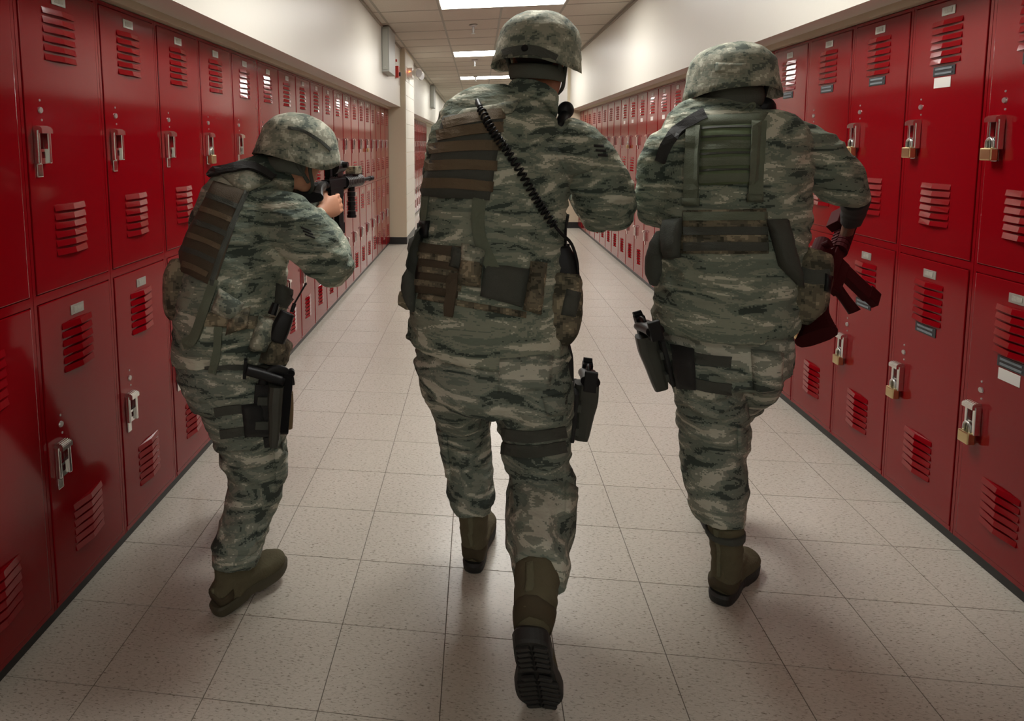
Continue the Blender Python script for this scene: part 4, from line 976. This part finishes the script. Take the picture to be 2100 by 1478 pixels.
# ------------------------------------------------------------------ left soldier
def left():
    base = V((-.74, 1.85, 0))
    pe = thing('person', 'person in camouflage uniform crouching forward on the left, aiming a black rifle', 'person', base, 'soldiers walking down the corridor')
    torso = [(468, 745, 1.90, 110, .15), (470, 680, 1.92, 113, .15), (476, 620, 1.95, 110, .145), (482, 560, 1.99, 106, .14), (490, 500, 2.03, 106, .14), (505, 445, 2.07, 105, .135), (522, 400, 2.10, 92, .12), (545, 366, 2.13, 60, .09), (565, 346, 2.15, 40, .07)]
    rarm = [(552, 438, 2.04, 56, .075), (592, 456, 2.01, 60, .076), (634, 495, 1.99, 56, .072), (668, 532, 2.0, 47, .066), (688, 550, 2.05, 38, .06), (693, 530, 2.14, 32, .052), (682, 494, 2.24, 25, .044), (667, 464, 2.34, 18, .034)]
    larm = [(580, 400, 2.25, 45, .07), (610, 425, 2.35, 42, .065), (645, 440, 2.46, 34, .055), (672, 425, 2.58, 26, .042), (690, 410, 2.66, 20, .034)]
    seat = [(470, 700, 1.92, 106, .145), (472, 760, 1.90, 104, .145), (488, 810, 1.90, 90, .13)]
    rleg = [(485, 770, 1.90, 96, .14), (500, 830, 1.90, 86, .122), (511, 880, 1.92, 76, .112), (520, 930, 1.94, 68, .104), (527, 980, 1.95, 60, .096), (515, 1030, 1.92, 53, .09), (499, 1080, 1.88, 50, .088), (486, 1125, 1.84, 51, .09), (484, 1152, 1.83, 46, .08)]
    lleg = [(480, 780, 2.02, 70, .12), (505, 850, 2.14, 56, .10), (525, 920, 2.24, 48, .09), (512, 990, 2.28, 42, .08), (502, 1040, 2.28, 36, .072)]
    butt, muz = at(626, 394, 2.17), at(752, 372, 2.95)
    fdir = (muz-butt).normalized(); Mr = frame(butt+fdir*.33, fdir, (0, 0, 1))
    w2 = Mr @ V((-.108, .11, -.030)); q2 = pxo(w2); larm[-1] = (q2[0], q2[1], q2[2], 18, .034); e2 = Mr @ V((-.12, -.05, -.13)); q3 = pxo(e2); larm[-2] = (q3[0], q3[1], q3[2], 24, .044)
    larm[-3] = (630, 450, 2.40, 34, .055)
    hf, hz = V((.42, .75, .2)).normalized(), V((.85, -.45, .15)).normalized()
    wr = Mr @ V((0, -.070, -.070))-hf*.078+hz*.030; q1 = pxo(wr-hf*.02); rarm[-1] = (q1[0], q1[1], q1[2], 18, .033); rarm[-2] = (684, 496, 2.22, 26, .045)
    Mh = frame(at(608, 318, 2.17), (.72, .66, -.28), (.12, .12, 1))
    bm = bmesh.new()
    limb_core(bm, torso[:-1], .74); limb_core(bm, rarm, .66); limb_core(bm, larm, .66); limb_core(bm, seat, .8); limb_core(bm, rleg, .70); limb_core(bm, lleg, .68)
    tube(bm, [(535, 385, 2.12, 60, .07), (566, 358, 2.14, 44, .06), (592, 335, 2.16, 42, .058)], seg=14)
    head_into(bm, Mh)
    hand_into(bm, frame(wr, hf, hz), 1.1, mirror=-1, thumb=.7)
    hand_into(bm, frame(w2, Mr.to_3x3() @ V((.75, .5, .12)), Mr.to_3x3() @ V((.1, .2, -1))), 1.1, mirror=-1, thumb=.8)
    for q in ((484, 1155, 1.83), (502, 1045, 2.28)):
        p = at(*q); cyl(bm, p+V((0, 0, .04)), p+V((0, 0, -.05)), .030, .026)
    mk('body', remesh(bm, .005, 2), SKIN, pe, True)
    head_parts(pe, Mh)
    jt = [(at(600, 460, 2.0), .16, .9), (at(680, 540, 2.0), .12, 1.3), (at(560, 580, 1.95), .12, 1.0)]
    bm = bmesh.new(); tube(bm, torso, seg=32); tube(bm, rarm, seg=24); tube(bm, larm, seg=24)
    jacket = mk('jacket', remesh(bm, .0075, 3, folds(.0115, 8, 20, 21, jt)), ABU, pe, True)
    kt = [(at(520, 930, 1.9), .14, 1.2), (at(485, 1120, 1.8), .1, 1.0), (at(450, 800, 1.85), .14, .8)]
    bm = bmesh.new(); tube(bm, seat, seg=32); tube(bm, rleg, seg=24); tube(bm, lleg, seg=24)
    trousers = mk('trousers', remesh(bm, .0075, 3, folds(.0115, 8, 20, 22, kt)), ABU2, pe, True)
    bm = bmesh.new(); tube(bm, [(552, 372, 2.13, 56, .08), (566, 356, 2.14, 48, .07), (576, 346, 2.15, 45, .066)], seg=24); mk('collar', remesh(bm, .006, 2), ABU, pe, True)
    # boots
    M = frame(V((-.775, 1.79, .004)), (.54, .72, 0.14), (0, 0, 1)); Mi = M.inverted()
    boot(pe, M, [(tuple(Mi @ at(475, 1190, 1.83)), (.044, .056)), (tuple(Mi @ at(480, 1150, 1.835)), (.050, .064))], sole=SOLET, L=.245)
    p = at(502, 1060, 2.28); boot(pe, frame(V((p.x, 2.27, 0)), (.1, 1, 0), (0, 0, 1)), [((0, .012, .11), (.042, .050)), ((0, .0, .2), (.045, .055))])
    # helmet
    Mm = frame(at(609, 316, 2.17), (.72, .66, -.26), (.16, .14, 1))
    he = helmet(pe, Mm, UCP, (.124, .142), .136, seed=14)
    T = bvh(he)
    strap('helmet_band', [(590, 262), (620, 268), (655, 288), (678, 308)], 6, T, 2.1, .003, SLATE, he)
    hd = Mh
    b = bmesh.new(); tubew(b, [tuple(hd @ V(q))+(.006, .024) for q in ((-.082, .0, -.05), (-.070, -.060, -.052), (-.030, -.092, -.055), (.03, -.092, -.055), (.068, -.064, -.052), (.083, .0, -.05))], seg=10, sub=4, ref=V((0, 0, 1))); mk('nape_pad', b, PAD, he, True)
    for s in (-1, 1):
        b = bmesh.new(); cord(b, [hd @ V(q) for q in ((s*.095, .0, .0), (s*.084, .02, -.05), (s*.060, .055, -.095), (0, .075, -.118))], .0065); mk('chin_strap', b, SLATE, he, True)
        b = bmesh.new(); cord(b, [hd @ V(q) for q in ((s*.09, -.06, -.01), (s*.086, -.02, -.05), (s*.070, .03, -.085))], .0065); mk('chin_strap', b, SLATE, he, True)
    # vest
    T = bvh(jacket, trousers)
    ve = patch('carrier_vest', [(440, 372), (505, 392), (440, 590), (352, 545)], T, 1.98, .018, DKBROWN, pe, 12, 16, bulge=.008)
    T2 = bvh(jacket, trousers, ve)
    for k in range(6):
        y = 400+k*27; x = 424-k*13
        strap('webbing_strap', [(x, y), (x+35, y+12), (x+72-k*1, y+28)], 11, T2, 1.98, .005, BROWN if k % 2 else SLATE, ve, n=8)
    patch('shoulder_pad', [(448, 356), (510, 350), (556, 372), (500, 398)], T, 2.05, .014, UCP, ve, 8, 5)
    strap('vest_edge', [(508, 388), (480, 450), (452, 520), (432, 585)], 10, T2, 1.98, .006, SLATE, ve, n=14)
    strap('side_strap', [(440, 575), (425, 620), (402, 690), (380, 705)], 18, T, 1.9, .010, GREEN, ve, n=12, lift=.006)
    strap('sling', [(430, 360), (470, 350), (520, 346), (560, 368)], 13, T, 2.05, .012, BLACKC, pe, n=14, lift=.012)
    bm = bmesh.new(); tube(bm, [(368, 530, 1.94, 20, .035), (372, 560, 1.93, 36, .055), (374, 600, 1.92, 38, .06), (370, 632, 1.92, 34, .055), (368, 652, 1.92, 22, .036)], seg=20, sq=2.4)
    mk('back_pouch', remesh(bm, .006, 2, folds(.005, 12, 20, 5)), UCPD, ve, True)
    be = patch('belt', [(410, 640), (560, 650), (560, 676), (405, 668)], T, 1.85, .012, UCPD, pe, 12, 3)
    patch('pouch', [(450, 590), (500, 622), (480, 662), (432, 640)], T, 1.85, .022, UCP, be, 7, 7, bulge=.016)
    patch('pouch', [(470, 650), (512, 628), (505, 672), (462, 688)], T, 1.85, .024, UCPD, be, 7, 6, bulge=.016)
    patch('magazine_pouch', [(530, 645), (562, 655), (540, 725), (508, 715)], T, 1.85, .030, UCP, be, 7, 8, bulge=.018)
    patch('radio_pouch', [(545, 695), (588, 690), (578, 752), (530, 742)], T, 1.85, .032, UCPD, be, 7, 7, bulge=.016)
    patch('round_pouch', [(566, 580), (592, 596), (586, 632), (562, 625)], T, 1.95, .026, SLATE, be, 6, 6, bulge=.016)
    strap('hanging_strap', [(448, 670), (445, 720), (436, 765)], 16, T, 1.85, .008, GREEN, be, n=10, lift=.004)
    strap('belt_strap', [(420, 755), (480, 752), (560, 752)], 7, T, 1.85, .008, SLATE, be, n=10)
    # radio with antenna
    ra = thing('radio', 'black radio with a thin antenna on the hip of the left soldier', 'radio', at(572, 680, 1.84))
    bm = bmesh.new(); tube(bm, [(590, 640, 1.85, 15, .018), (578, 668, 1.84, 19, .022), (566, 700, 1.83, 18, .02)], seg=14, sq=4); mk('radio_body', remesh(bm, .004, 1), BLACK, ra, True)
    b = bmesh.new(); cyl(b, at(598, 640, 1.86), at(604, 622, 1.87), .006); cyl(b, at(604, 622, 1.87), at(627, 582, 1.90), .0028); ell(b, Matrix.Translation(at(627, 582, 1.90)), .004, .004, .004, 8, 6); mk('antenna', b, BLACK, ra)
    b = bmesh.new(); tube(b, [(566, 622, 1.86, 8, .012), (558, 645, 1.85, 10, .013)], seg=10); mk('radio_knob', b, BLACK, ra)
    # trousers details, holster
    T = bvh(trousers, jacket)
    for a in ([(440, 845), (490, 838), (540, 842)], [(452, 890), (500, 884), (550, 885)]): strap('thigh_strap', a, 18, T, 1.85, .006, SLATE, trousers, n=10)
    patch('knee_pocket', [(562, 920), (592, 915), (590, 985), (566, 995)], T, 1.9, .012, ABU2, trousers, 5, 6)
    patch('calf_pocket', [(528, 1080), (548, 1070), (540, 1112), (524, 1110)], T, 1.9, .01, ABU2, trousers, 4, 5)
    patch('hem', [(434, 1138), (534, 1140), (530, 1162), (440, 1160)], T, 1.8, .006, ABU2, trousers, 8, 2)
    M = frame(at(566, 792, 1.80), (.85, .3, -.1), at(568, 770, 1.80)-at(560, 900, 1.80))
    h = holster(pe, M)
    patch('holster_platform', [(495, 830), (545, 825), (548, 892), (502, 895)], T, 1.82, .022, BLACKC, h, 6, 6)
    b = bmesh.new(); tube(b, [(592, 805, 1.82, 9, .016), (592, 840, 1.82, 10, .018), (591, 876, 1.82, 9, .016)], seg=12, sq=4); mk('spare_magazine_pouch', b, mat('tan_pouch', lin(120, 100, 70), .8), h)
    strap('holster_tie', [(552, 895), (555, 915)], 26, T, 1.85, .008, BLACKC, h, n=4)
    Mp = frame(M @ V((.012, .0, -.012)), -(M.to_3x3() @ V((0, 0, 1))), M.to_3x3() @ V((0, 1, 0)))
    pistol(Mp, 'black pistol in the thigh holster of the left soldier')
    T = bvh(jacket)
    chevrons(pe, T, 2.0, 617, 464, 4, 7, 21, 8)
    rifle(Mr, 'black rifle with optic and foregrip aimed by the left soldier')
left()
